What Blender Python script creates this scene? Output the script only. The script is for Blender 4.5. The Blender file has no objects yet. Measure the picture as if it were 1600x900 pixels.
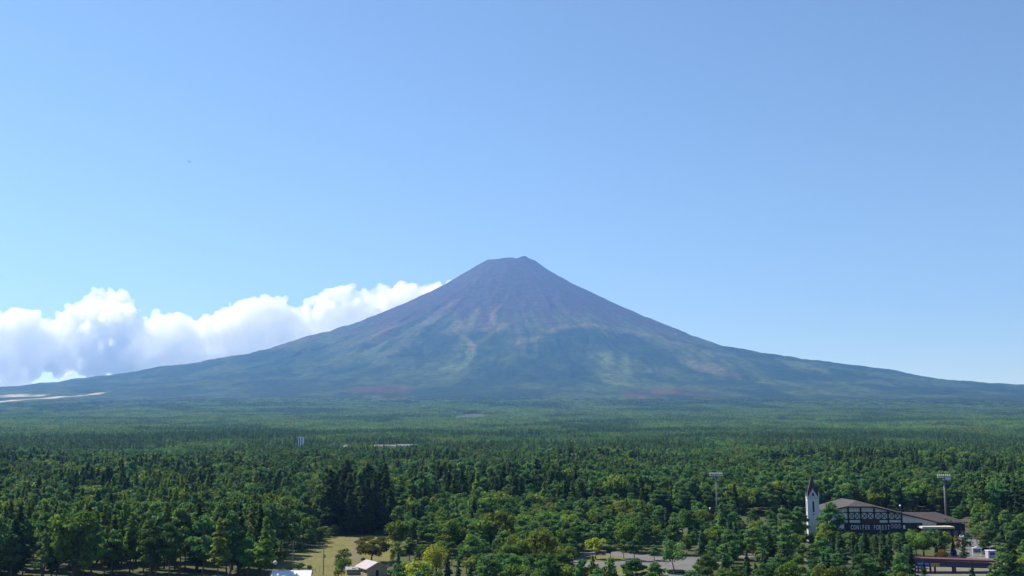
import bpy, math, random
import numpy as np
from mathutils import Vector, Matrix

random.seed(7)
RNG = np.random.default_rng(11)
SC = bpy.context.scene
COL = SC.collection

# ------------------------------------------------------------------ camera, sky, sun, exposure
CAM_Z = 56.0
F = 1700.0
PITCH = math.atan(250 / F)
CP, SP = math.cos(PITCH), math.sin(PITCH)
cam_data = bpy.data.cameras.new('camera')
cam_data.sensor_width = 36.0
cam_data.lens = 36.0 * F / 1600.0
cam_data.clip_start = 1.0
cam_data.clip_end = 120000.0
cam = bpy.data.objects.new('camera', cam_data)
COL.objects.link(cam)
cam.location = (0, 0, CAM_Z)
cam.rotation_euler = (math.pi / 2 + PITCH, 0, 0)
SC.camera = cam

SUN_AZ = math.radians(-60)      # from the view direction (+Y), negative = left
SUN_EL = math.radians(50)
SKY_STRENGTH = 0.082
SUN_STRENGTH = 4.8
EXPOSURE = 0.86

world = bpy.data.worlds.new('World')
SC.world = world
world.use_nodes = True
wn = world.node_tree
wn.nodes.clear()
w_out = wn.nodes.new('ShaderNodeOutputWorld')
w_bg = wn.nodes.new('ShaderNodeBackground')
w_sky = wn.nodes.new('ShaderNodeTexSky')
w_sky.sky_type = 'NISHITA'
w_sky.sun_disc = False
w_sky.sun_elevation = SUN_EL
w_sky.sun_rotation = SUN_AZ
w_sky.altitude = 900
w_sky.air_density = 1.0
w_sky.dust_density = 0.05
w_sky.ozone_density = 3.0
w_bg.inputs['Strength'].default_value = SKY_STRENGTH
wn.links.new(w_sky.outputs[0], w_bg.inputs[0])
wn.links.new(w_bg.outputs[0], w_out.inputs[0])

sun_data = bpy.data.lights.new('sun', 'SUN')
sun_data.energy = SUN_STRENGTH
sun_data.angle = math.radians(0.5)
sun_data.color = (1.0, 0.95, 0.87)
sun = bpy.data.objects.new('sun', sun_data)
COL.objects.link(sun)
SUN_DIR = Vector((math.sin(SUN_AZ) * math.cos(SUN_EL), math.cos(SUN_AZ) * math.cos(SUN_EL), math.sin(SUN_EL)))
sun.rotation_euler = SUN_DIR.to_track_quat('Z', 'Y').to_euler()
sun.location = (0, 0, 300)

SC.view_settings.view_transform = 'Standard'
SC.view_settings.look = 'None'
SC.view_settings.gamma = 1.0
SC.view_settings.exposure = EXPOSURE
SC.render.engine = 'CYCLES'
cy = SC.cycles
cy.max_bounces = 36
cy.diffuse_bounces = 3
cy.glossy_bounces = 2
cy.transmission_bounces = 2
cy.volume_bounces = 36
cy.transparent_max_bounces = 6
cy.use_denoising = True

# ------------------------------------------------------------------ view geometry helpers
SLOPE = 0.03


def ray(px, py):
    u = (450 - py) / F
    return np.array([(px - 800) / F, CP - u * SP, SP + u * CP])


def G(px, py):
    """the point of the foreground plain that the photograph shows at a pixel"""
    d = ray(px, py)
    t = CAM_Z / (SLOPE * d[1] - d[2])
    return Vector((d[0] * t, d[1] * t, SLOPE * d[1] * t))


def W(px, py, y):
    """the point at depth y seen at a pixel"""
    d = ray(px, py)
    t = y / d[1]
    return Vector((d[0] * t, y, CAM_Z + d[2] * t))


def proj(x, y, z):
    z = z - CAM_Z
    f = y * CP + z * SP
    u = z * CP - y * SP
    return 800 + F * x / f, 450 - F * u / f


def gz(y):
    return SLOPE * y


def height_for(p, py_top):
    """height of an upright thing standing at p whose top shows at row py_top"""
    d = ray(800, py_top)
    return CAM_Z + d[2] / d[1] * p.y - p.z


# ------------------------------------------------------------------ noise
def _hash(ix, iy, seed):
    h = (ix.astype(np.int64) * 374761393 + iy.astype(np.int64) * 668265263 + seed * 1442695041) & 0xFFFFFFFF
    h = ((h ^ (h >> 13)) * 1274126177) & 0xFFFFFFFF
    return ((h ^ (h >> 16)) & 0xFFFFFF) / float(0xFFFFFF)


def vnoise(x, y, seed=0):
    x = np.asarray(x, float); y = np.asarray(y, float)
    ix = np.floor(x); iy = np.floor(y)
    fx = x - ix; fy = y - iy
    fx = fx * fx * (3 - 2 * fx); fy = fy * fy * (3 - 2 * fy)
    a = _hash(ix, iy, seed); b = _hash(ix + 1, iy, seed)
    c = _hash(ix, iy + 1, seed); d = _hash(ix + 1, iy + 1, seed)
    return (a * (1 - fx) + b * fx) * (1 - fy) + (c * (1 - fx) + d * fx) * fy


def fbm(x, y, octaves=4, seed=0, gain=0.5):
    s = 0; a = 1; n = 0
    for o in range(octaves):
        s = s + a * vnoise(x * 2 ** o + 17.3 * o, y * 2 ** o - 9.1 * o, seed + o)
        n += a; a *= gain
    return s / n


# ------------------------------------------------------------------ materials
MATS = {}


def new_mat(name):
    m = bpy.data.materials.new(name)
    m.use_nodes = True
    m.node_tree.nodes.clear()
    MATS[name] = m
    return m, m.node_tree.nodes, m.node_tree.links


def plain(name, col, rough=0.7, var=0.12, scale=1.0, metal=0.0, spec=0.3):
    """painted / built surface: colour with soft soiling noise"""
    m, N, L = new_mat(name)
    out = N.new('ShaderNodeOutputMaterial'); b = N.new('ShaderNodeBsdfPrincipled')
    tc = N.new('ShaderNodeTexCoord'); no = N.new('ShaderNodeTexNoise')
    no.inputs['Scale'].default_value = scale; no.inputs['Detail'].default_value = 6
    mr = N.new('ShaderNodeMapRange')
    mr.inputs['From Min'].default_value = 0.25; mr.inputs['From Max'].default_value = 0.75
    mr.inputs['To Min'].default_value = 1 - var; mr.inputs['To Max'].default_value = 1 + var
    mx = N.new('ShaderNodeVectorMath'); mx.operation = 'SCALE'
    mx.inputs[0].default_value = col[:3]
    L.new(tc.outputs['Object'], no.inputs['Vector']); L.new(no.outputs['Fac'], mr.inputs['Value'])
    L.new(mr.outputs[0], mx.inputs['Scale']); L.new(mx.outputs[0], b.inputs['Base Color'])
    b.inputs['Roughness'].default_value = rough; b.inputs['Metallic'].default_value = metal
    b.inputs['Specular IOR Level'].default_value = spec
    L.new(b.outputs[0], out.inputs[0])
    return m


def foliage(name, dark, light, transl=0.3, hue=0.03, patch=None):
    """leaf colour between two tones by a per-leaf attribute, each tree a little different"""
    m, N, L = new_mat(name)
    out = N.new('ShaderNodeOutputMaterial')
    at = N.new('ShaderNodeAttribute'); at.attribute_name = 'tint'
    oi = N.new('ShaderNodeObjectInfo')
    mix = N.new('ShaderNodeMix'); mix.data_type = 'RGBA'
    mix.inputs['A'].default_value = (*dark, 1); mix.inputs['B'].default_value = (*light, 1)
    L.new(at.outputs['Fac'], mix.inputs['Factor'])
    hs = N.new('ShaderNodeHueSaturation')
    mr = N.new('ShaderNodeMapRange'); mr.inputs['To Min'].default_value = 0.5 - hue * 0.55; mr.inputs['To Max'].default_value = 0.5 + hue
    mv = N.new('ShaderNodeMapRange'); mv.inputs['To Min'].default_value = 0.68; mv.inputs['To Max'].default_value = 1.42
    mu = N.new('ShaderNodeMath'); mu.operation = 'MULTIPLY'; mu.inputs[1].default_value = 7.13
    fr = N.new('ShaderNodeMath'); fr.operation = 'FRACT'
    L.new(oi.outputs['Random'], mr.inputs['Value']); L.new(oi.outputs['Random'], mu.inputs[0])
    L.new(mu.outputs[0], fr.inputs[0]); L.new(fr.outputs[0], mv.inputs['Value'])
    L.new(mr.outputs[0], hs.inputs['Hue']); L.new(mv.outputs[0], hs.inputs['Value'])
    L.new(mix.outputs['Result'], hs.inputs['Color'])
    d = N.new('ShaderNodeBsdfDiffuse'); t = N.new('ShaderNodeBsdfTranslucent')
    ms = N.new('ShaderNodeMixShader'); ms.inputs[0].default_value = transl
    L.new(hs.outputs[0], d.inputs['Color']); L.new(hs.outputs[0], t.inputs['Color'])
    L.new(d.outputs[0], ms.inputs[1]); L.new(t.outputs[0], ms.inputs[2])
    L.new(ms.outputs[0], out.inputs[0])
    return m


def ground_mat(name, a, b, c, s1, s2, bump=0.0, rough=0.95):
    """three-tone noise ground in world metres"""
    m, N, L = new_mat(name)
    out = N.new('ShaderNodeOutputMaterial'); bs = N.new('ShaderNodeBsdfPrincipled')
    ge = N.new('ShaderNodeNewGeometry')
    n1 = N.new('ShaderNodeTexNoise'); n1.inputs['Scale'].default_value = s1; n1.inputs['Detail'].default_value = 5
    n2 = N.new('ShaderNodeTexNoise'); n2.inputs['Scale'].default_value = s2; n2.inputs['Detail'].default_value = 8
    L.new(ge.outputs['Position'], n1.inputs['Vector']); L.new(ge.outputs['Position'], n2.inputs['Vector'])
    r1 = N.new('ShaderNodeMapRange'); r1.inputs['From Min'].default_value = 0.38; r1.inputs['From Max'].default_value = 0.62
    r2 = N.new('ShaderNodeMapRange'); r2.inputs['From Min'].default_value = 0.42; r2.inputs['From Max'].default_value = 0.68
    L.new(n1.outputs['Fac'], r1.inputs['Value']); L.new(n2.outputs['Fac'], r2.inputs['Value'])
    m1 = N.new('ShaderNodeMix'); m1.data_type = 'RGBA'; m1.inputs['A'].default_value = (*a, 1); m1.inputs['B'].default_value = (*b, 1)
    m2 = N.new('ShaderNodeMix'); m2.data_type = 'RGBA'; m2.inputs['B'].default_value = (*c, 1)
    L.new(r1.outputs[0], m1.inputs['Factor']); L.new(m1.outputs['Result'], m2.inputs['A']); L.new(r2.outputs[0], m2.inputs['Factor'])
    L.new(m2.outputs['Result'], bs.inputs['Base Color'])
    bs.inputs['Roughness'].default_value = rough; bs.inputs['Specular IOR Level'].default_value = 0.15
    if bump:
        bp = N.new('ShaderNodeBump'); bp.inputs['Strength'].default_value = 0.6; bp.inputs['Distance'].default_value = bump
        L.new(n2.outputs['Fac'], bp.inputs['Height']); L.new(bp.outputs[0], bs.inputs['Normal'])
    L.new(bs.outputs[0], out.inputs[0])
    return m


def terrain_mat():
    m, N, L = new_mat('mountain_ground')
    out = N.new('ShaderNodeOutputMaterial'); bs = N.new('ShaderNodeBsdfPrincipled')
    at = N.new('ShaderNodeAttribute'); at.attribute_name = 'albedo'
    ge = N.new('ShaderNodeNewGeometry')
    n = N.new('ShaderNodeTexNoise'); n.inputs['Scale'].default_value = 0.02; n.inputs['Detail'].default_value = 7; n.inputs['Roughness'].default_value = 0.65
    L.new(ge.outputs['Position'], n.inputs['Vector'])
    mr = N.new('ShaderNodeMapRange'); mr.inputs['From Min'].default_value = 0.3; mr.inputs['From Max'].default_value = 0.7
    mr.inputs['To Min'].default_value = 0.55; mr.inputs['To Max'].default_value = 1.45
    L.new(n.outputs['Fac'], mr.inputs['Value'])
    nf = N.new('ShaderNodeTexNoise'); nf.inputs['Scale'].default_value = 0.011; nf.inputs['Detail'].default_value = 9; nf.inputs['Roughness'].default_value = 0.8
    L.new(ge.outputs['Position'], nf.inputs['Vector'])
    mf = N.new('ShaderNodeMapRange'); mf.inputs['From Min'].default_value = 0.35; mf.inputs['From Max'].default_value = 0.65
    mf.inputs['To Min'].default_value = 0.5; mf.inputs['To Max'].default_value = 1.55
    L.new(nf.outputs['Fac'], mf.inputs['Value'])
    mm = N.new('ShaderNodeMath'); mm.operation = 'MULTIPLY'
    L.new(mr.outputs[0], mm.inputs[0]); L.new(mf.outputs[0], mm.inputs[1])
    mx = N.new('ShaderNodeVectorMath'); mx.operation = 'SCALE'
    L.new(at.outputs['Color'], mx.inputs[0]); L.new(mm.outputs[0], mx.inputs['Scale'])
    L.new(mx.outputs[0], bs.inputs['Base Color'])
    bp = N.new('ShaderNodeBump'); bp.inputs['Strength'].default_value = 0.7; bp.inputs['Distance'].default_value = 22.0
    L.new(n.outputs['Fac'], bp.inputs['Height']); L.new(bp.outputs[0], bs.inputs['Normal'])
    bs.inputs['Roughness'].default_value = 1.0; bs.inputs['Specular IOR Level'].default_value = 0.05
    L.new(bs.outputs[0], out.inputs[0])
    return m


terrain_mat()
ground_mat('forest_floor', (0.060, 0.072, 0.026), (0.085, 0.078, 0.038), (0.050, 0.070, 0.020), 0.08, 0.6, 0.3)
ground_mat('dry_grass', (0.130, 0.122, 0.036), (0.165, 0.132, 0.052), (0.085, 0.100, 0.028), 0.09, 0.45, 0.12)
ground_mat('bare_earth', (0.125, 0.108, 0.060), (0.150, 0.125, 0.078), (0.110, 0.100, 0.048), 0.15, 0.9, 0.05)
ground_mat('meadow_grass', (0.040, 0.062, 0.020), (0.060, 0.078, 0.026), (0.030, 0.052, 0.016), 0.012, 0.05, 0.2)
ground_mat('lawn', (0.12, 0.13, 0.04), (0.17, 0.15, 0.06), (0.08, 0.10, 0.03), 0.12, 0.7, 0.1)
ground_mat('gravel', (0.15, 0.138, 0.12), (0.19, 0.175, 0.15), (0.11, 0.10, 0.085), 0.15, 1.4, 0.05)
ground_mat('asphalt', (0.13, 0.125, 0.12), (0.16, 0.15, 0.145), (0.11, 0.105, 0.10), 0.07, 0.9, 0.01, 0.85)
ground_mat('arena_lawn', (0.05, 0.06, 0.025), (0.07, 0.07, 0.035), (0.04, 0.05, 0.02), 0.1, 0.6, 0.1)

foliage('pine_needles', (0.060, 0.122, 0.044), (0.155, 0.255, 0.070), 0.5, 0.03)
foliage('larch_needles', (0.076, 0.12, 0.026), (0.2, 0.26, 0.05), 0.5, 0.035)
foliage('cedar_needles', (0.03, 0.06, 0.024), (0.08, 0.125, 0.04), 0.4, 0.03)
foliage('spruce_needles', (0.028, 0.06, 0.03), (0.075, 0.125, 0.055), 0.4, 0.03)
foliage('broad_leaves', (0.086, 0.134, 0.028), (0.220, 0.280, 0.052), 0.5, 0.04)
foliage('lime_leaves', (0.180, 0.225, 0.026), (0.370, 0.400, 0.058), 0.5, 0.02)
foliage('olive_leaves', (0.080, 0.085, 0.026), (0.190, 0.175, 0.048), 0.45, 0.02)
foliage('pale_leaves', (0.090, 0.110, 0.050), (0.200, 0.215, 0.110), 0.35, 0.02)
foliage('orange_leaves', (0.100, 0.068, 0.018), (0.220, 0.135, 0.032), 0.4, 0.02)
foliage('red_leaves', (0.110, 0.030, 0.020), (0.220, 0.050, 0.030), 0.35, 0.01)
foliage('yellow_leaves', (0.180, 0.150, 0.015), (0.380, 0.310, 0.030), 0.4, 0.02)

plain('bark', (0.10, 0.068, 0.048), 0.95, 0.35, 2.0)
plain('pine_bark', (0.15, 0.085, 0.055), 0.95, 0.35, 2.0)
plain('white_plaster', (0.50, 0.51, 0.52), 0.8, 0.06, 0.6)
plain('cream_plaster', (0.55, 0.50, 0.40), 0.85, 0.10, 0.7)
plain('tan_siding', (0.30, 0.25, 0.17), 0.85, 0.14, 0.9)
plain('roof_brown', (0.062, 0.050, 0.047), 0.8, 0.18, 0.8)
plain('roof_dark', (0.045, 0.033, 0.032), 0.7, 0.15, 0.8)
plain('roof_pink', (0.44, 0.38, 0.37), 0.6, 0.08, 0.6)
plain('roof_white', (0.62, 0.63, 0.64), 0.5, 0.05, 0.5)
plain('roof_dim', (0.14, 0.14, 0.145), 0.7, 0.12, 0.7)
plain('roof_gray', (0.30, 0.30, 0.31), 0.7, 0.12, 0.7)
plain('timber_dark', (0.022, 0.014, 0.014), 0.7, 0.2, 1.5)
plain('timber_red', (0.06, 0.016, 0.016), 0.7, 0.2, 1.5)
plain('sign_navy', (0.012, 0.012, 0.028), 0.5, 0.1, 1.0)
plain('sign_letter', (0.66, 0.64, 0.76), 0.5, 0.04, 1.0)
plain('sign_blue', (0.03, 0.05, 0.32), 0.5, 0.08, 1.0)
plain('sign_yellow', (0.55, 0.40, 0.06), 0.5, 0.1, 1.0)
plain('gate_red', (0.115, 0.038, 0.04), 0.6, 0.15, 0.8)
plain('gate_purple', (0.055, 0.045, 0.085), 0.6, 0.12, 0.8)
plain('box_lilac', (0.40, 0.38, 0.52), 0.6, 0.06, 0.8)
plain('window_dark', (0.012, 0.014, 0.02), 0.12, 0.1, 1.0, 0.0, 0.6)
plain('window_blue', (0.06, 0.08, 0.12), 0.12, 0.1, 1.0, 0.0, 0.6)
plain('steel_dark', (0.05, 0.052, 0.055), 0.5, 0.15, 1.0, 0.4)
plain('concrete', (0.30, 0.30, 0.29), 0.85, 0.12, 1.0)
plain('concrete_pole', (0.19, 0.185, 0.175), 0.85, 0.14, 1.2)
plain('lamp_white', (0.78, 0.78, 0.80), 0.35, 0.04, 1.0)
plain('wood_frame', (0.26, 0.16, 0.08), 0.8, 0.2, 1.0)
plain('fence_brown', (0.055, 0.035, 0.032), 0.8, 0.15, 1.0)
plain('car_white', (0.75, 0.75, 0.76), 0.25, 0.02, 1.0, 0.0, 0.5)
plain('car_silver', (0.45, 0.46, 0.48), 0.25, 0.02, 1.0, 0.5, 0.5)
plain('car_dark', (0.04, 0.045, 0.06), 0.25, 0.02, 1.0, 0.0, 0.5)
plain('tyre', (0.02, 0.02, 0.02), 0.9, 0.1, 1.0)
plain('light_red', (0.4, 0.02, 0.02), 0.3, 0.05, 1.0)
plain('feathers', (0.03, 0.03, 0.035), 0.8, 0.2, 4.0)
plain('wire_black', (0.02, 0.02, 0.02), 0.7, 0.05, 1.0)


# ------------------------------------------------------------------ mesh builder
class MB:
    def __init__(self):
        self.v = []; self.f = []

    def poly(self, verts, faces):
        o = len(self.v)
        self.v += [tuple(v) for v in verts]
        self.f += [tuple(i + o for i in f) for f in faces]
        return self

    def box(self, x0, x1, y0, y1, z0, z1):
        v = [(x0, y0, z0), (x1, y0, z0), (x1, y1, z0), (x0, y1, z0), (x0, y0, z1), (x1, y0, z1), (x1, y1, z1), (x0, y1, z1)]
        return self.poly(v, [(0, 3, 2, 1), (4, 5, 6, 7), (0, 1, 5, 4), (1, 2, 6, 5), (2, 3, 7, 6), (3, 0, 4, 7)])

    def bar(self, a, b, w, d=None):
        """rectangular bar between two points, w across, d along y-ish"""
        a = Vector(a); b = Vector(b); d = d or w
        ax = (b - a).normalized()
        up = Vector((0, 1, 0)) if abs(ax.y) < 0.9 else Vector((1, 0, 0))
        s = ax.cross(up).normalized(); t = s.cross(ax).normalized()
        v = []
        for p in (a, b):
            for i, j in ((-1, -1), (1, -1), (1, 1), (-1, 1)):
                v.append(p + s * (w / 2 * i) + t * (d / 2 * j))
        return self.poly(v, [(0, 3, 2, 1), (4, 5, 6, 7), (0, 1, 5, 4), (1, 2, 6, 5), (2, 3, 7, 6), (3, 0, 4, 7)])

    def tube(self, pts, radii, n=8, cap=True):
        o = len(self.v); rings = []
        pts = [Vector(p) for p in pts]
        for i, p in enumerate(pts):
            ax = (pts[min(i + 1, len(pts) - 1)] - pts[max(i - 1, 0)]).normalized()
            up = Vector((1, 0, 0)) if abs(ax.x) < 0.9 else Vector((0, 1, 0))
            s = ax.cross(up).normalized(); t = ax.cross(s).normalized()
            for k in range(n):
                a = 2 * math.pi * k / n
                self.v.append(tuple(p + (s * math.cos(a) + t * math.sin(a)) * radii[i]))
        for i in range(len(pts) - 1):
            for k in range(n):
                a = o + i * n + k; b = o + i * n + (k + 1) % n
                self.f.append((a, b, b + n, a + n))
        if cap:
            self.f.append(tuple(o + k for k in range(n))[::-1])
            self.f.append(tuple(o + (len(pts) - 1) * n + k for k in range(n)))
        return self

    def slab(self, verts, faces, dz):
        """roof sheet of given thickness: top faces, underside and edges"""
        n = len(verts)
        top = [tuple(v) for v in verts]; bot = [(v[0], v[1], v[2] - dz) for v in verts]
        edges = {}
        for f in faces:
            for i in range(len(f)):
                e = (f[i], f[(i + 1) % len(f)])
                if (e[1], e[0]) in edges: del edges[(e[1], e[0])]
                else: edges[e] = 1
        fs = [tuple(f) for f in faces] + [tuple(i + n for i in f[::-1]) for f in faces]
        fs += [(b, a, a + n, b + n) for a, b in edges]
        return self.poly(top + bot, fs)

    def prism(self, outline, y0, y1):
        """outline of (x, z) points extruded from y0 to y1"""
        n = len(outline)
        v = [(x, y0, z) for x, z in outline] + [(x, y1, z) for x, z in outline]
        f = [tuple(range(n)), tuple(range(2 * n - 1, n - 1, -1))]
        f += [(i, i + n, (i + 1) % n + n, (i + 1) % n) for i in range(n)]
        return self.poly(v, f)

    def build(self, name, mat, parent=None, smooth=False):
        me = bpy.data.meshes.new(name)
        me.from_pydata(self.v, [], self.f); me.update()
        me.materials.append(MATS[mat])
        if smooth: me.shade_smooth()
        o = bpy.data.objects.new(name, me); COL.objects.link(o)
        if parent: o.parent = parent
        return o


def empty(name, loc, rz=0.0):
    o = bpy.data.objects.new(name, None); COL.objects.link(o)
    o.location = loc; o.rotation_euler = (0, 0, rz)
    o.empty_display_size = 0.5
    return o


def tag(o, label, cat=None, group=None, kind=None):
    o['label'] = label
    if cat: o['category'] = cat
    if group: o['group'] = group
    if kind: o['kind'] = kind
    return o


def mesh_np(name, v, faces4, mat):
    """mesh from numpy verts and (n,k) faces"""
    me = bpy.data.meshes.new(name)
    n, k = faces4.shape
    me.vertices.add(len(v)); me.vertices.foreach_set('co', np.asarray(v, np.float32).ravel())
    me.loops.add(n * k); me.loops.foreach_set('vertex_index', faces4.astype(np.int32).ravel())
    me.polygons.add(n)
    me.polygons.foreach_set('loop_start', np.arange(0, n * k, k, dtype=np.int32))
    me.update(calc_edges=True)
    for m in (mat if isinstance(mat, (list, tuple)) else [mat]): me.materials.append(MATS[m])
    return me


# ------------------------------------------------------------------ terrain
XS, YS = 30.0, 16500.0
RK = np.array([400, 700, 1000, 1400, 1900, 2500, 3200, 4000, 5000, 6000, 7000, 8000, 9500, 12000, 16000.])
LZ = np.array([2909, 2735, 2524, 2288, 2054, 1803, 1536, 1321, 1144, 978, 861, 761, 595, 415, 240.])
RZ = np.array([2826, 2577, 2406, 2207, 1948, 1680, 1412, 1253, 1172, 985, 858, 798, 641, 461, 260.])
FR = np.array([400, 1000, 2000, 3000, 4500, 6000, 8000, 10000, 12000, 16000.])
FZ = np.array([2950, 2650, 2170, 1700, 1130, 720, 400, 240, 170, 60.])
RT = np.arange(0, 16001, 20.0)


def smooth_table(rk, z):
    t = np.interp(RT, rk, z)
    sl = (z[1] - z[0]) / (rk[1] - rk[0])
    t = np.where(RT < rk[0], z[0] + sl * (RT - rk[0]), t)
    w = np.hanning(33)[1:-1]; w /= w.sum(); h = len(w) // 2
    pad = np.concatenate([t[0] - (t[1:h + 1][::-1] - t[0]), t, np.full(h, t[-1])])
    return np.convolve(pad, w, 'valid')


LT, RT_, FT = smooth_table(RK, LZ), smooth_table(RK, RZ), smooth_table(FR, FZ)
# crater rim as seen against the sky
RIM = [(735, 420), (755, 409), (763, 405), (768, 405.5), (778, 404.5), (790, 402.6), (800, 402.3), (807, 404), (813, 401.5), (819, 399.6), (823, 401),
       (827, 404), (834, 406), (840, 409), (843, 412), (850, 416.5), (870, 428)]
RIMX = np.array([(p - 800) / F * 16250 * 1.005 for p, q in RIM])
RIMZ = np.array([W(p, q, 16250.0).z for p, q in RIM])
BY = np.array([-9000, -300, 0, 2000, 3000, 4000, 5000, 6000, 7000, 8000, 9000, 20000.])
BZ = np.array([-9, -9, 0, 60, 96, 140, 188, 243, 303, 370, 430, 600.])


def terrain_z(x, y):
    x = np.asarray(x, float); y = np.asarray(y, float)
    base = np.interp(y, BY, BZ)
    dx = x - XS; dy = YS - y; r = np.hypot(dx, dy) + 1e-6
    c = dy / r; s = dx / r
    pl = np.interp(r, RT, LT); pr = np.interp(r, RT, RT_); pf = np.interp(r, RT, FT)
    side = np.where(s < 0, pl, pr)
    m = np.where(c > 0, c * c * pf + s * s * side, c * c * (pl + pr) / 2 + s * s * side)
    # gullies running down the cone
    th = np.arctan2(dx, dy)
    wob = 0.10 * (fbm(r / 900.0, th * 3.0, 3, 40) - 0.5)
    wob2 = 0.16 * (fbm(x / 1500.0, y / 1500.0, 3, 44) - 0.5)
    g1 = np.abs(fbm((th + wob + wob2) * 11.0, r / 2600.0, 3, 5) - 0.5) * 2
    g2 = np.abs(fbm((th + wob - wob2) * 30.0, r / 1500.0, 4, 8) - 0.5) * 2
    amp = np.interp(r, [300, 900, 2000, 3200, 4500, 7000, 9500], [0, 8, 20, 52, 60, 30, 0])
    m = m + amp * ((g1 - 0.30) * 1.2 + (g2 - 0.30) * 0.6) - 0.12 * amp
    am2 = np.interp(r, [1200, 2500, 3500, 6000, 9500, 11000], [0, 14, 40, 46, 20, 0])
    m = m + am2 * (fbm(x / 620.0, y / 700.0, 5, 21, 0.55) - 0.54) * 2
    am3 = np.interp(r, [380, 700, 4000, 6500, 8000], [2, 9, 11, 8, 0])
    m = m + am3 * (fbm(x / 110.0, y / 160.0, 3, 23, 0.6) - 0.5) * 2
    # parasitic cones and humps
    for hx, hy, hr, hh in HUMPS:
        m = m + hh * np.exp(-((x - hx) ** 2 + (y - hy) ** 2) / (2 * hr * hr))
    # the near rim of the crater is a little lower than the far one
    cap = CAM_Z + (np.interp(x, RIMX, RIMZ) - CAM_Z) * np.clip(y, 15700, 16700) / 16250.0 + 5 * (fbm(x / 70.0, y / 200.0, 3, 3) - 0.5)
    m = np.where(r < 1100, np.minimum(m, cap), m)
    m = np.where(r < 260, m - 120 * (1 - r / 260.0), m)
    # soft maximum of plain and cone, plain only in the foreground
    d = m - base
    kk = 60.0
    sm = base + np.where(d > 8 * kk, d, kk * np.log1p(np.exp(np.clip(d / kk, -40, 40))))
    w = np.clip((y - 5500) / 4000.0, 0, 1); w = w * w * (3 - 2 * w)
    z = base * (1 - w) + sm * w
    ww = np.clip((y - 1200) / 2500.0, 0, 1)
    z = z + ww * np.interp(y, [0, 7000, 12000, 30000], [7, 9, 0, 0]) * (fbm(x / 420.0, y / 600.0, 3, 77) - 0.5) * 2
    return z


def at_depth(px, py, y):
    p = W(px, py, y)
    return p.x, p.y


HUMPS = []
for px, py, y, hr, hh in ((338, 563, 15000, 150, 22), (1233, 553, 15000, 260, 48), (1210, 554, 15200, 120, 16), (1395, 582, 14800, 150, 14),
                          (1475, 595, 14500, 160, 16), (1080, 590, 12500, 300, 60), (930, 560, 13200, 420, 90), (600, 585, 12800, 420, 40), (480, 560, 14300, 300, 35)):
    x, y = at_depth(px, py, y)
    HUMPS.append((x, y, hr, hh))


def terrain_hit(px, py, lo=3000.0, hi=17000.0):
    d = ray(px, py)
    ys = np.linspace(lo, hi, 1400)
    t = ys / d[1]
    x = d[0] * t; z = CAM_Z + d[2] * t
    below = z < terrain_z(x, ys)
    i = int(np.argmax(below)) if below.any() else len(ys) - 1
    return x[i], ys[i], terrain_z(x[i:i + 1], ys[i:i + 1])[0]


DENSE = np.radians(np.linspace(-33, 33, 881))
WIDE = np.radians(np.concatenate([np.arange(-180, -33, 7.0), np.arange(40, 180, 7.0)]))
AZ = np.concatenate([WIDE[WIDE < 0], DENSE, WIDE[WIDE > 0]])


def polar_sheet(name, rows, mat):
    R, A = np.meshgrid(rows, AZ, indexing='ij')
    X = R * np.sin(A); Y = R * np.cos(A)
    Z = terrain_z(X, Y)
    nr, na = R.shape
    idx = np.arange(nr * na).reshape(nr, na)
    a = idx[:-1]; b = idx[1:]
    f = np.stack([a, np.roll(a, -1, 1), np.roll(b, -1, 1), b], -1).reshape(-1, 4)[:, ::-1]
    v = np.stack([X, Y, Z], -1).reshape(-1, 3)
    me = mesh_np(name, v, f, mat)
    me.shade_smooth()
    o = bpy.data.objects.new(name, me); COL.objects.link(o)
    return o, v


def set_albedo(me, col):
    at = me.color_attributes.new('albedo', 'FLOAT_COLOR', 'POINT')
    at.data.foreach_set('color', np.concatenate([col, np.ones((len(col), 1))], 1).astype(np.float32).ravel())


r_ground = np.concatenate([[0.5, 100, 200, 300], np.arange(320, 1000, 20.0), np.geomspace(1000, 7000, 95)])
ground, gv = polar_sheet('ground', r_ground, 'forest_floor')
tag(ground, 'dark forest floor of the wide plain below the mountain', 'ground', kind='structure')
r_mount = np.concatenate([np.arange(7000, 12000, 45.0), np.arange(12000, 17000, 26.0), np.arange(17000, 19701, 90.0)])
mountain, mv = polar_sheet('mountain', r_mount, 'mountain_ground')
tag(mountain, 'tall bare volcanic cone with wooded lower slopes behind the plain', 'mountain', kind='structure')


def lerp(a, b, t):
    return a + (b - a) * t[:, None]


def ss(x, a, b):
    t = np.clip((x - a) / (b - a), 0, 1)
    return t * t * (3 - 2 * t)


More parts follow.
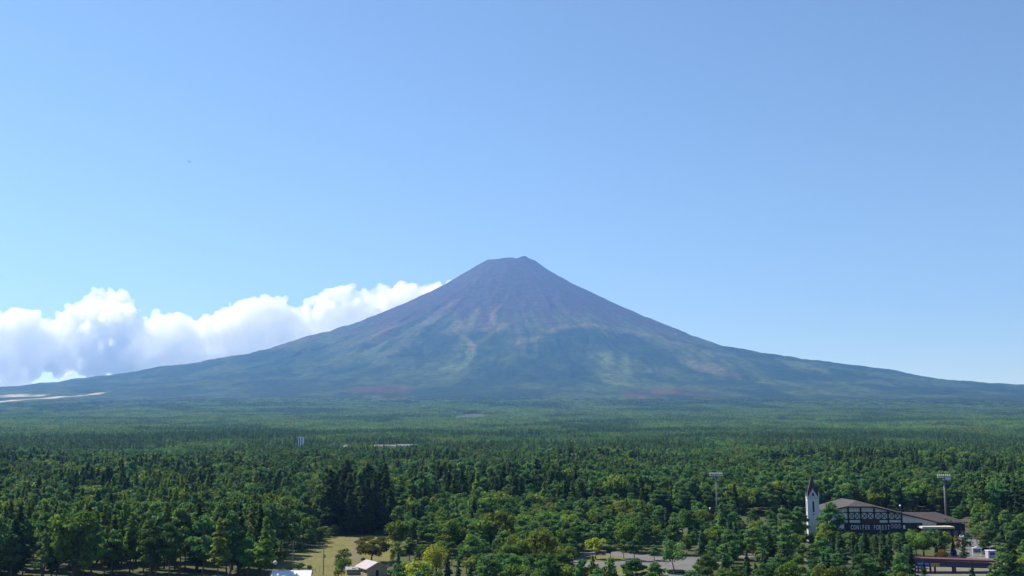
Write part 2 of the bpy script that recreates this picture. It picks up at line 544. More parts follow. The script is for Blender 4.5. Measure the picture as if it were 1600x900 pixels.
def mountain_albedo(v):
    x, y, z = v[:, 0], v[:, 1], v[:, 2]
    dx = x - XS; dy = YS - y
    r = np.hypot(dx, dy); th = np.arctan2(dx, dy)
    forest = np.array([0.014, 0.031, 0.011]); wood2 = np.array([0.040, 0.062, 0.019])
    shrub = np.array([0.062, 0.074, 0.028]); scree = np.array([0.042, 0.033, 0.030]); rust = np.array([0.062, 0.043, 0.036])
    streak0 = fbm(th * 30, r / 1500, 4, 66)
    n1 = fbm(x / 520, y / 700, 5, 60, 0.6); n2 = fbm(x / 160, y / 260, 4, 61)
    col = lerp(forest[None], wood2[None], ss(n1 * 0.55 + n2 * 0.25 + streak0 * 0.2, 0.44, 0.62))
    streak = fbm(th * 40, r / 1500, 4, 62)
    line = z + 700 * (streak - 0.5) + 900 * (n1 - 0.5) + 260 * (n2 - 0.5)
    col = lerp(col, shrub[None], ss(line, 1180, 1500) * 0.85)
    upper = lerp(scree[None] * np.ones((len(v), 1)), rust[None], ss(fbm(th * 55, r / 1200, 4, 63), 0.52, 0.75) * 0.6)
    t = ss(line, 1420, 1720)
    col = col * (1 - t[:, None]) + upper * t[:, None]
    # named patches of bare or grassy ground, as lines on the slope (world x against height)
    front = (y < YS + 100)
    for pts, wid, c, k in PATCHES:
        P = [terrain_hit(px, py) for px, py in pts]
        best = np.full(len(v), 1e9)
        jx = x + 90 * (fbm(x / 260, z / 200, 3, 70) - 0.5) * 2
        jz = z + 60 * (fbm(x / 220, z / 240, 3, 71) - 0.5) * 2
        for a, b in zip(P[:-1], P[1:]):
            ax, az, bx, bz = a[0], a[2], b[0], b[2]
            L2 = (bx - ax) ** 2 + (bz - az) ** 2 + 1e-6
            t = np.clip(((jx - ax) * (bx - ax) + (jz - az) * (bz - az)) / L2, 0, 1)
            best = np.minimum(best, np.hypot(jx - ax - t * (bx - ax), jz - az - t * (bz - az)))
        w = wid * 12.0
        core = np.exp(-(best / w) ** 2)
        m = (1.0 if c is PALE else 0.72) * k * front * ss(core * 0.9 + (n2 - 0.5) * 1.1 * core + (streak - 0.5) * 0.6 * core, 0.12, 1.05)
        m = np.clip(m, 0, 1)
        col = col * (1 - m[:, None]) + np.array(c)[None] * m[:, None]
    return col


RUST = (0.150, 0.095, 0.055); TAN = (0.140, 0.118, 0.058); GRN = (0.095, 0.125, 0.04); DRK = (0.012, 0.024, 0.014); RED = (0.085, 0.042, 0.038); PALE = (0.42, 0.37, 0.28)
PATCHES = [
    ([(776, 482), (770, 500), (760, 515)], 7, RUST, 0.7),
    ([(748, 488), (735, 505), (722, 512)], 6, TAN, 0.8),
    ([(712, 472), (690, 490), (655, 510)], 5, TAN, 0.75),
    ([(608, 510), (590, 520), (580, 525)], 8, RUST, 0.6),
    ([(640, 470), (560, 500), (500, 525), (430, 545)], 5, RUST, 0.55),
    ([(790, 508), (765, 522), (742, 540), (732, 552)], 4, TAN, 0.8),
    ([(710, 510), (728, 525), (738, 540)], 3, TAN, 0.7),
    ([(930, 507), (890, 512), (850, 525), (800, 535)], 4, TAN, 0.65),
    ([(930, 508), (980, 515), (1030, 528), (1080, 540)], 4, TAN, 0.6),
    ([(735, 553), (725, 570), (690, 580)], 5, GRN, 0.7),
    ([(600, 540), (560, 558), (520, 566)], 7, GRN, 0.6),
    ([(940, 555), (950, 580), (960, 600)], 8, GRN, 0.8),
    ([(972, 555), (978, 580), (975, 600)], 7, GRN, 0.7),
    ([(1060, 560), (1090, 570), (1130, 580), (1150, 590)], 5, TAN, 0.6),
    ([(1090, 575), (1120, 582)], 6, TAN, 0.5),
    ([(1240, 570), (1270, 575)], 9, GRN, 0.7),
    ([(1180, 590), (1230, 605), (1300, 610)], 10, GRN, 0.6),
    ([(555, 610), (585, 608), (632, 611)], 7, RED, 0.9),
    ([(985, 617), (1050, 613), (1110, 615)], 6, RED, 0.75),
    ([(1060, 613), (1085, 611), (1120, 613)], 3, DRK, 0.9),
    ([(900, 530), (870, 560), (860, 590)], 6, DRK, 0.45),
    ([(1080, 590), (1110, 600)], 8, DRK, 0.6),
    ([(650, 560), (600, 580)], 10, DRK, 0.5),
    ([(0, 628), (45, 624), (100, 620), (155, 615)], 3.4, PALE, 1.0),
    ([(0, 618), (30, 618), (65, 618)], 2.4, PALE, 0.9),
    ([(560, 622), (600, 624), (640, 622)], 2.4, TAN, 0.5),
]
set_albedo(mountain.data, mountain_albedo(mv))


# ------------------------------------------------------------------ surfaces laid on the plain
def patch(name, pix, mat, lift, label, wob=0.7, cat='ground'):
    pts = [G(*p) for p in pix]
    out = []
    for i, a in enumerate(pts):
        b = pts[(i + 1) % len(pts)]
        n = max(1, int((b - a).length / 3))
        for k in range(n):
            p = a.lerp(b, k / n)
            out.append((p.x + wob * random.uniform(-1, 1), p.y + 1.6 * wob * random.uniform(-1, 1)))
    me = bpy.data.meshes.new(name)
    me.from_pydata([(x, y, gz(y) + lift) for x, y in out], [], [tuple(range(len(out)))]); me.update()
    if me.polygons[0].normal.z < 0: me.flip_normals()
    me.materials.append(MATS[mat])
    o = bpy.data.objects.new(name, me); COL.objects.link(o)
    tag(o, label, cat, kind='structure')
    return o


FIELD = [(400, 930), (428, 885), (446, 868), (474, 857), (500, 848), (528, 838), (560, 836.5), (600, 837), (634, 838), (628, 852), (614, 868), (606, 885), (600, 930)]
LOT = [(880, 930), (893, 885), (903, 868), (930, 859), (1000, 866), (1060, 869), (1115, 868), (1128, 880), (1100, 905), (1095, 930)]
PLAZA = [(1405, 930), (1425, 884), (1450, 876), (1500, 868), (1575, 866), (1590, 885), (1590, 930)]
ARENA = [(1000, 822), (1010, 807), (1200, 805), (1400, 805), (1505, 806), (1515, 822), (1515, 838), (1250, 842), (1200, 822)]
ROAD = [(1480, 872), (1490, 846), (1500, 838), (1530, 838), (1600, 845), (1600, 858), (1545, 856), (1525, 872)]
patch('grass_field', FIELD, 'dry_grass', 0.03, 'dry yellowish grass field with a bare track among the trees', cat='field')
patch('dirt_track', [(548, 842), (575, 841), (566, 852), (560, 862), (566, 874), (552, 880), (545, 866), (552, 852)], 'bare_earth', 0.06, 'bare greyish track crossing the dry grass field', 0.5, 'track')
patch('parking_lot', LOT, 'asphalt', 0.03, 'pale grey parking lot between the pines', cat='parking lot')
patch('grass_island', [(914, 877), (908, 871), (925, 866), (970, 870), (982, 874), (960, 878)], 'lawn', 0.09, 'grassy island under the yellow-green tree in the parking lot', 0.3, 'grass')
patch('grass_verge', [(962, 905), (950, 890), (985, 884), (1030, 886), (1040, 905)], 'lawn', 0.09, 'strip of lawn beside the pale parking lot', 0.3, 'grass')
patch('arena_ground', ARENA, 'arena_lawn', 0.03, 'dark lawn of the arena in front of the tree wall', cat='ground')
patch('plaza', PLAZA, 'gravel', 0.05, 'pale paved plaza behind the red-topped gate', cat='pavement')
patch('road', ROAD, 'asphalt', 0.08, 'grey access road beside the lodge car park', cat='road')
patch('gravel_yard', [(1040, 836), (1044, 822), (1062, 818), (1068, 834)], 'gravel', 0.06, 'pale gravel yard glimpsed between the pines', cat='yard')
patch('footpath', [(1100, 868), (1180, 866), (1300, 876), (1380, 884), (1380, 888), (1300, 881), (1180, 871), (1100, 874)], 'asphalt', 0.05, 'grey footpath running through the pine grove', 0.2, 'path')


# ------------------------------------------------------------------ cumulus bank
def make_clouds():
    DY = 24500.0
    top = [(-260, 505), (-120, 470), (-60, 492), (0, 489), (30, 487), (60, 495), (85, 499), (110, 478), (132, 470), (150, 458), (170, 455), (190, 458), (206, 472), (216, 489), (238, 496),
           (258, 488), (275, 487), (300, 499), (325, 496), (347, 490), (362, 478), (385, 471), (412, 467), (440, 469), (456, 481), (474, 482), (484, 469),
           (505, 460), (535, 454), (580, 448), (630, 444), (672, 445), (720, 449), (800, 470)]
    tx = [p for p, q in top]; ty = [q for p, q in top]
    rng = random.Random(5)
    puffs = []
    px = -150.0
    while px < 720:
        t = float(np.interp(px, tx, ty))
        bot = 592 if px < 50 else 574 if px < 240 else 590
        py = t
        row = 0
        core = max(0.0, 1 - abs(px - 180) / 42.0)
        if rng.random() < 0.75:
            q = rng.uniform(2, 4.5)
            puffs.append((W(px + rng.uniform(-4, 4), t - rng.uniform(-1, 3.5), DY + rng.uniform(-200, 200)), q * DY / F))
        while py < bot:
            rp = rng.uniform(4, 10) if row == 0 else rng.uniform(7, 14) if row == 1 else rng.uniform(11, 20)
            if py + rp > bot: break
            d = DY + rng.uniform(-160, 160) - (900 * core if row > 1 else 0) * rng.uniform(0, 1)
            c = W(px + rng.uniform(-4, 4), py + rp, d)
            if row < 2 or rng.random() < 0.86:
                puffs.append((c, rp * d / F))
                if core > 0.2 and row > 1: puffs.append((W(px, py + rp, DY - 300), rp * 1.1 * d / F))
            py += rp * rng.uniform(0.75, 1.15); row += 1
        px += rng.uniform(5, 8)
    # flat lower deck with gaps
    for a, b, y0, n in ((-150, 60, 594, 16), (50, 240, 582, 26), (60, 110, 574, 6), (-150, 20, 578, 14), (120, 200, 592, 10)):
        for k in range(n):
            p = rng.uniform(a, b); rp = rng.uniform(3.5, 6.5)
            d = DY + rng.uniform(-500, 500)
            puffs.append((W(p, y0 + rng.uniform(-3, 3), d), rp * d / F))
    import bmesh
    bm = bmesh.new()
    for c, r in puffs:
        bmesh.ops.create_icosphere(bm, subdivisions=1 if r < 170 else 2, radius=r, matrix=Matrix.Translation(c))
    me = bpy.data.meshes.new('cloud'); bm.to_mesh(me); bm.free()
    o = bpy.data.objects.new('cloud_bank', me); COL.objects.link(o)
    md = o.modifiers.new('remesh', 'REMESH'); md.mode = 'VOXEL'; md.voxel_size = 34.0
    dg = bpy.context.evaluated_depsgraph_get()
    ev = bpy.data.meshes.new_from_object(o.evaluated_get(dg))
    o.modifiers.clear(); o.data = ev
    n = len(ev.vertices)
    co = np.empty(n * 3, np.float32); no = np.empty(n * 3, np.float32)
    ev.vertices.foreach_get('co', co); ev.vertices.foreach_get('normal', no)
    co = co.reshape(-1, 3).astype(float); no = no.reshape(-1, 3)
    def billow(s, seed):
        a = np.abs(fbm(co[:, 0] / s, co[:, 2] / s + 0.37 * co[:, 1] / s, 1, seed) - 0.5) * 2
        b = np.abs(fbm(co[:, 1] / s, co[:, 2] / s - 0.41 * co[:, 0] / s, 1, seed + 9) - 0.5) * 2
        return (a + b) / 2
    dsp = 120 * (billow(600, 90) - 0.3) + 170 * (billow(290, 91) - 0.3) + 150 * (billow(140, 92) - 0.3) + 60 * (billow(75, 93) - 0.3)
    co += no * dsp[:, None]
    ev.vertices.foreach_set('co', co.astype(np.float32).ravel()); ev.update()
    md = o.modifiers.new('remesh', 'REMESH'); md.mode = 'VOXEL'; md.voxel_size = 26.0
    dg = bpy.context.evaluated_depsgraph_get(); dg.update()
    ev = bpy.data.meshes.new_from_object(o.evaluated_get(dg))
    o.modifiers.clear(); o.data = ev
    ev.shade_smooth()
    m, N, L = new_mat('cloud_vapour')
    out = N.new('ShaderNodeOutputMaterial'); pv = N.new('ShaderNodeVolumePrincipled')
    pv.inputs['Color'].default_value = (1, 1, 1, 1); pv.inputs['Density'].default_value = 0.0075
    pv.inputs['Anisotropy'].default_value = 0.65
    pv.inputs['Density Attribute'].default_value = ''
    L.new(pv.outputs[0], out.inputs['Volume'])
    ev.materials.clear(); ev.materials.append(m)
    tag(o, 'bank of white cumulus cloud rising behind the left slope of the mountain', 'cloud')
    return o


make_clouds()


# ------------------------------------------------------------------ tree meshes
def tufts(c, nrm, size, rng, jitter=0.7, flat=0.0):
    """irregular leaf quads at centres c facing roughly nrm"""
    n = len(c)
    d = nrm + jitter * rng.normal(size=(n, 3))
    d[:, 2] += flat
    d /= np.linalg.norm(d, axis=1)[:, None] + 1e-9
    a = np.cross(d, rng.normal(size=(n, 3))); a /= np.linalg.norm(a, axis=1)[:, None] + 1e-9
    b = np.cross(d, a)
    s = size * rng.uniform(0.6, 1.35, (n, 1))
    k = rng.uniform(0.45, 1.0, (n, 4, 1))
    v = np.stack([c + a * s * k[:, 0], c + b * s * k[:, 1] * 0.8, c - a * s * k[:, 2], c - b * s * k[:, 3] * 0.8], 1).reshape(-1, 3)
    f = np.arange(4 * n).reshape(n, 4)
    return v, f


def crown_points(kind, h, n, rng):
    """leaf positions, normals and clump tint for a crown of height h"""
    if kind in ('larch', 'cedar', 'spruce'):
        t0, rad, pw = {'larch': (0.28, 0.17, 0.75), 'cedar': (0.12, 0.125, 0.62), 'spruce': (0.06, 0.23, 0.9)}[kind]
        tiers = {'larch': 15, 'cedar': 18, 'spruce': 12}[kind]
        nb = tiers * 7
        bt = t0 + (1 - t0) * (np.arange(nb) + rng.uniform(0, 1, nb)) / nb
        bt = t0 + (0.985 - t0) * ((bt - t0) / (1 - t0)) ** (1.0)
        ba = rng.uniform(0, 2 * math.pi, nb)
        tt = (bt - t0) / (1 - t0)
        br = rad * h * (1 - tt) ** pw * np.minimum(1, 0.45 + tt * 4) * rng.uniform(0.6, 1.18, nb) + 0.12
        wts = (br + 0.3); wts /= wts.sum()
        b = rng.choice(nb, n, p=wts)
        s = rng.uniform(0.0, 1, n) ** 0.6
        droop = {'larch': 0.12, 'cedar': 0.30, 'spruce': 0.28}[kind]
        R = br[b] * s
        spread = 0.16 * br[b] * (0.5 + s)
        ang = ba[b] + rng.normal(0, 0.16, n)
        x = R * np.cos(ang) + rng.normal(0, 1, n) * spread * 0.6
        y = R * np.sin(ang) + rng.normal(0, 1, n) * spread * 0.6
        z = bt[b] * h - droop * R + rng.normal(0, 0.09, n) * br[b]
        c = np.stack([x, y, np.minimum(z, h)], 1)
        nr = np.stack([0.55 * np.cos(ang), 0.55 * np.sin(ang), np.full(n, 0.75)], 1)
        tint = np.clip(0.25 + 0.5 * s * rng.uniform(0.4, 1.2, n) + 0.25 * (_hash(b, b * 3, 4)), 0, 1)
        return c, nr, tint
    if kind == 'pine':
        npad = rng.integers(17, 24)
        t = np.sort(rng.uniform(0.36, 0.97, npad)); t[-1] = 0.97; t[-2] = 0.93
        R = h * np.interp(t, [0.35, 0.55, 0.8, 1.0], [0.15, 0.265, 0.21, 0.03])
        a = rng.uniform(0, 2 * math.pi, npad)
        off = R * rng.uniform(0.25, 1.0, npad)
        pr = h * rng.uniform(0.08, 0.145, npad) * np.interp(t, [0.3, 0.9, 1], [1.1, 0.95, 0.75])
        pc = np.stack([off * np.cos(a), off * np.sin(a), t * h - 0.03 * h], 1)
        return pads(pc, pr, 0.45, n, rng, h)
    # broadleaf and shrub: overlapping lobes
    if kind == 'broad':
        nl = rng.integers(16, 24)
        u = rng.normal(size=(nl, 3)); u /= np.linalg.norm(u, axis=1)[:, None]
        q = rng.uniform(0.35, 0.8, (nl, 1))
        pc = u * q * np.array([[0.43, 0.43, 0.34]]) * h + np.array([[0, 0, 0.60 * h]])
        pr = h * rng.uniform(0.11, 0.18, nl)
        return pads(pc, pr, 0.85, n, rng, h)
    if kind == 'vase':
        nl = 46
        a = rng.uniform(0, 2 * math.pi, nl); q = rng.uniform(0.05, 1, nl) ** 0.6
        t = rng.uniform(0.32, 0.93, nl)
        wide = np.interp(t, [0.3, 0.6, 0.8, 0.95], [0.32, 0.52, 0.5, 0.25]) * h
        pc = np.stack([q * wide * np.cos(a), q * wide * np.sin(a), t * h], 1)
        pr = h * rng.uniform(0.09, 0.14, nl)
        return pads(pc, pr, 0.8, n, rng, h)
    if kind == 'willow':
        ns = 60
        a = rng.uniform(0, 2 * math.pi, ns); q = rng.uniform(0, 1, ns) ** 0.5
        wide = 0.24 * h
        topz = h * (1.0 - 0.28 * q ** 2) * rng.uniform(0.88, 1.0, ns)
        ln = h * rng.uniform(0.25, 0.6, ns)
        b = rng.integers(0, ns, n); s = rng.uniform(0, 1, n)
        c = np.stack([q[b] * wide * np.cos(a[b]) + rng.normal(0, 0.2, n), q[b] * wide * np.sin(a[b]) + rng.normal(0, 0.2, n), np.maximum(0.06 * h, topz[b] - s * ln[b])], 1)
        nr = np.stack([np.cos(a[b]), np.sin(a[b]), np.full(n, 0.3)], 1)
        return c, nr, np.clip(rng.uniform(0.1, 1, n), 0, 1)
    nl = rng.integers(7, 11) if kind == 'shrub' else rng.integers(14, 19)
    u = rng.normal(size=(nl, 3)); u /= np.linalg.norm(u, axis=1)[:, None]; u[:, 2] = np.abs(u[:, 2])
    pc = u * rng.uniform(0.2, 0.8, (nl, 1)) * np.array([[0.55, 0.55, 0.4]]) * h + np.array([[0, 0, 0.3 * h]])
    pr = h * (rng.uniform(0.2, 0.32, nl) if kind == 'shrub' else rng.uniform(0.13, 0.24, nl))
    if kind == 'bushy': pc[:, 2] = h * rng.uniform(0.12, 0.86, nl); pc[:, :2] *= np.interp(pc[:, 2] / h, [0, 0.4, 1], [0.8, 0.9, 0.4])[:, None]
    return pads(pc, pr, 0.85, n, rng, h)


def pads(pc, pr, squash, n, rng, h):
    w = pr ** 2; w /= w.sum()
    b = rng.choice(len(pr), n, p=w)
    u = rng.normal(size=(n, 3)); u /= np.linalg.norm(u, axis=1)[:, None]
    flip = (u[:, 2] < 0) & (rng.uniform(0, 1, n) < 0.55)
    u[flip, 2] *= -1
    q = rng.uniform(0.3, 1, (n, 1)) ** 0.5 * rng.uniform(0.85, 1.2, (n, 1))
    c = pc[b] + u * q * pr[b][:, None] * np.array([[1, 1, squash]])
    c[:, 2] = np.clip(c[:, 2], 0.02 * h, 1.02 * h)
    tint = np.clip(0.35 * _hash(b, b * 5 + 1, 9) + 0.65 * rng.uniform(0, 1, n), 0, 1)
    return c, u, tint


def set_tint(me, tint):
    at = me.attributes.new('tint', 'FLOAT', 'FACE')
    at.data.foreach_set('value', np.asarray(tint, np.float32))


NOMINAL = {'pine': 13.0, 'larch': 20.0, 'cedar': 23.0, 'broad': 11.0, 'spruce': 11.0, 'shrub': 2.6, 'bushy': 8.0, 'vase': 10.0, 'willow': 14.0}
LEAVES = {'pine': (2300, 0.50), 'larch': (2300, 0.55), 'cedar': (2900, 0.60), 'broad': (2000, 0.48), 'spruce': (1900, 0.46), 'shrub': (420, 0.22), 'bushy': (1900, 0.36), 'vase': (4200, 0.40), 'willow': (3600, 0.34)}
NEEDLE = {'pine': 'pine_needles', 'larch': 'larch_needles', 'cedar': 'cedar_needles', 'broad': 'broad_leaves', 'spruce': 'spruce_needles', 'shrub': 'broad_leaves', 'bushy': 'broad_leaves', 'vase': 'olive_leaves', 'willow': 'lime_leaves'}


def crown_mesh(kind, mat=None, seed=0):
    h = NOMINAL[kind]; n, s = LEAVES[kind]
    rng = np.random.default_rng(seed)
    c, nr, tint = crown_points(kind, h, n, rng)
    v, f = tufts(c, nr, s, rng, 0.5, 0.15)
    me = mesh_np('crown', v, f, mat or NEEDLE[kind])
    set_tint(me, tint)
    return me


def trunk_mesh(kind, seed=0):
    h = NOMINAL[kind]; rng = random.Random(seed)
    mb = MB()
    top = {'pine': 0.9, 'larch': 0.97, 'cedar': 0.97, 'broad': 0.7, 'spruce': 0.97, 'shrub': 0.6, 'bushy': 0.7, 'vase': 0.45, 'willow': 0.85}[kind]
    r0 = {'pine': 0.24, 'larch': 0.24, 'cedar': 0.34, 'broad': 0.22, 'spruce': 0.2, 'shrub': 0.06, 'bushy': 0.16, 'vase': 0.3, 'willow': 0.3}[kind]
    lean = 0.03 * h if kind in ('pine', 'broad') else 0.006 * h
    k = 5
    pts = []; ox = oy = 0
    for i in range(k + 1):
        t = i / k
        pts.append((ox, oy, t * top * h - (0.3 if i == 0 else 0)))
        ox += rng.uniform(-1, 1) * lean; oy += rng.uniform(-1, 1) * lean
    mb.tube(pts, [r0 * (1.25 if i == 0 else 1 - 0.8 * i / k) for i in range(k + 1)], 7)
    nl = {'pine': 9, 'larch': 8, 'cedar': 6, 'broad': 8, 'spruce': 6, 'shrub': 4, 'bushy': 6, 'vase': 9, 'willow': 7}[kind]
    for i in range(nl):
        t = rng.uniform(0.38, 0.85) if kind != 'vase' else rng.uniform(0.2, 0.42)
        j = min(int(t / top * k), k - 1) if top > 0 else 0
        f = min(t / top, 0.99) * k; j = int(f); f -= j
        a = Vector(pts[j]).lerp(Vector(pts[j + 1]), f)
        an = rng.uniform(0, 2 * math.pi)
        ln = h * {'pine': 0.17, 'larch': 0.08, 'cedar': 0.06, 'broad': 0.22, 'spruce': 0.1, 'shrub': 0.3, 'bushy': 0.2, 'vase': 0.45, 'willow': 0.2}[kind] * rng.uniform(0.6, 1.1)
        up = {'pine': 0.25, 'larch': 0.05, 'cedar': -0.15, 'broad': 0.8, 'spruce': -0.1, 'shrub': 0.8, 'bushy': 0.8, 'vase': 1.1, 'willow': 0.9}[kind]
        d = Vector((math.cos(an), math.sin(an), up)).normalized()
        m = a + d * ln * 0.5 + Vector((0, 0, 0.02 * h)); e = a + d * ln
        mb.tube([a, m, e], [r0 * 0.38, r0 * 0.26, r0 * 0.1], 5, False)
    me = bpy.data.meshes.new('trunk')
    me.from_pydata(mb.v, [], mb.f); me.update(); me.shade_smooth()
    me.materials.append(MATS['pine_bark' if kind == 'pine' else 'bark'])
    return me


NVAR = {'pine': 6, 'larch': 5, 'cedar': 4, 'broad': 5, 'spruce': 4, 'shrub': 3, 'bushy': 4, 'vase': 1, 'willow': 1}
CROWNS = {k: [crown_mesh(k, None, 100 + 13 * i + len(k)) for i in range(n)] for k, n in NVAR.items()}
TRUNKS = {k: [trunk_mesh(k, 200 + i) for i in range(min(n, 3))] for k, n in NVAR.items()}
_extra = {}


def coloured_crown(kind, mat, i):
    key = (kind, mat, i)
    if key not in _extra:
        me = CROWNS[kind][i % NVAR[kind]].copy()
        me.materials.clear(); me.materials.append(MATS[mat])
        _extra[key] = me
    return _extra[key]


NAMES = {'pine': 'pine_tree', 'larch': 'larch_tree', 'cedar': 'cedar_tree', 'broad': 'broadleaf_tree', 'spruce': 'spruce_tree', 'shrub': 'shrub', 'bushy': 'broadleaf_tree', 'vase': 'broadleaf_tree', 'willow': 'willow_tree'}


def tree(kind, p, h, label, group=None, mat=None, wide=1.0, rng=random):
    o = empty(NAMES[kind], p, rng.uniform(0, 6.28))
    s = h / NOMINAL[kind]
    w = s * wide * rng.uniform(0.92, 1.1)
    o.scale = (w, w, s)
    i = rng.randrange(NVAR[kind])
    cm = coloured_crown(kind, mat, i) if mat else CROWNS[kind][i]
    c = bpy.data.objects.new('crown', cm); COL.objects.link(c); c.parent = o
    t = bpy.data.objects.new('trunk', TRUNKS[kind][i % len(TRUNKS[kind])]); COL.objects.link(t); t.parent = o
    tag(o, label, 'shrub' if kind == 'shrub' else 'tree', group)
    return o


OCC = []      # hand-placed trees: keep random ones off them


def tree_at(kind, px, py, pytop, label, group=None, mat=None, wide=1.0):
    p = G(px, py)
    h = height_for(p, pytop)
    OCC.append((p.x, p.y, 2.6 if kind != 'shrub' else 1.5))
    return tree(kind, p, h, label, group, mat, wide)


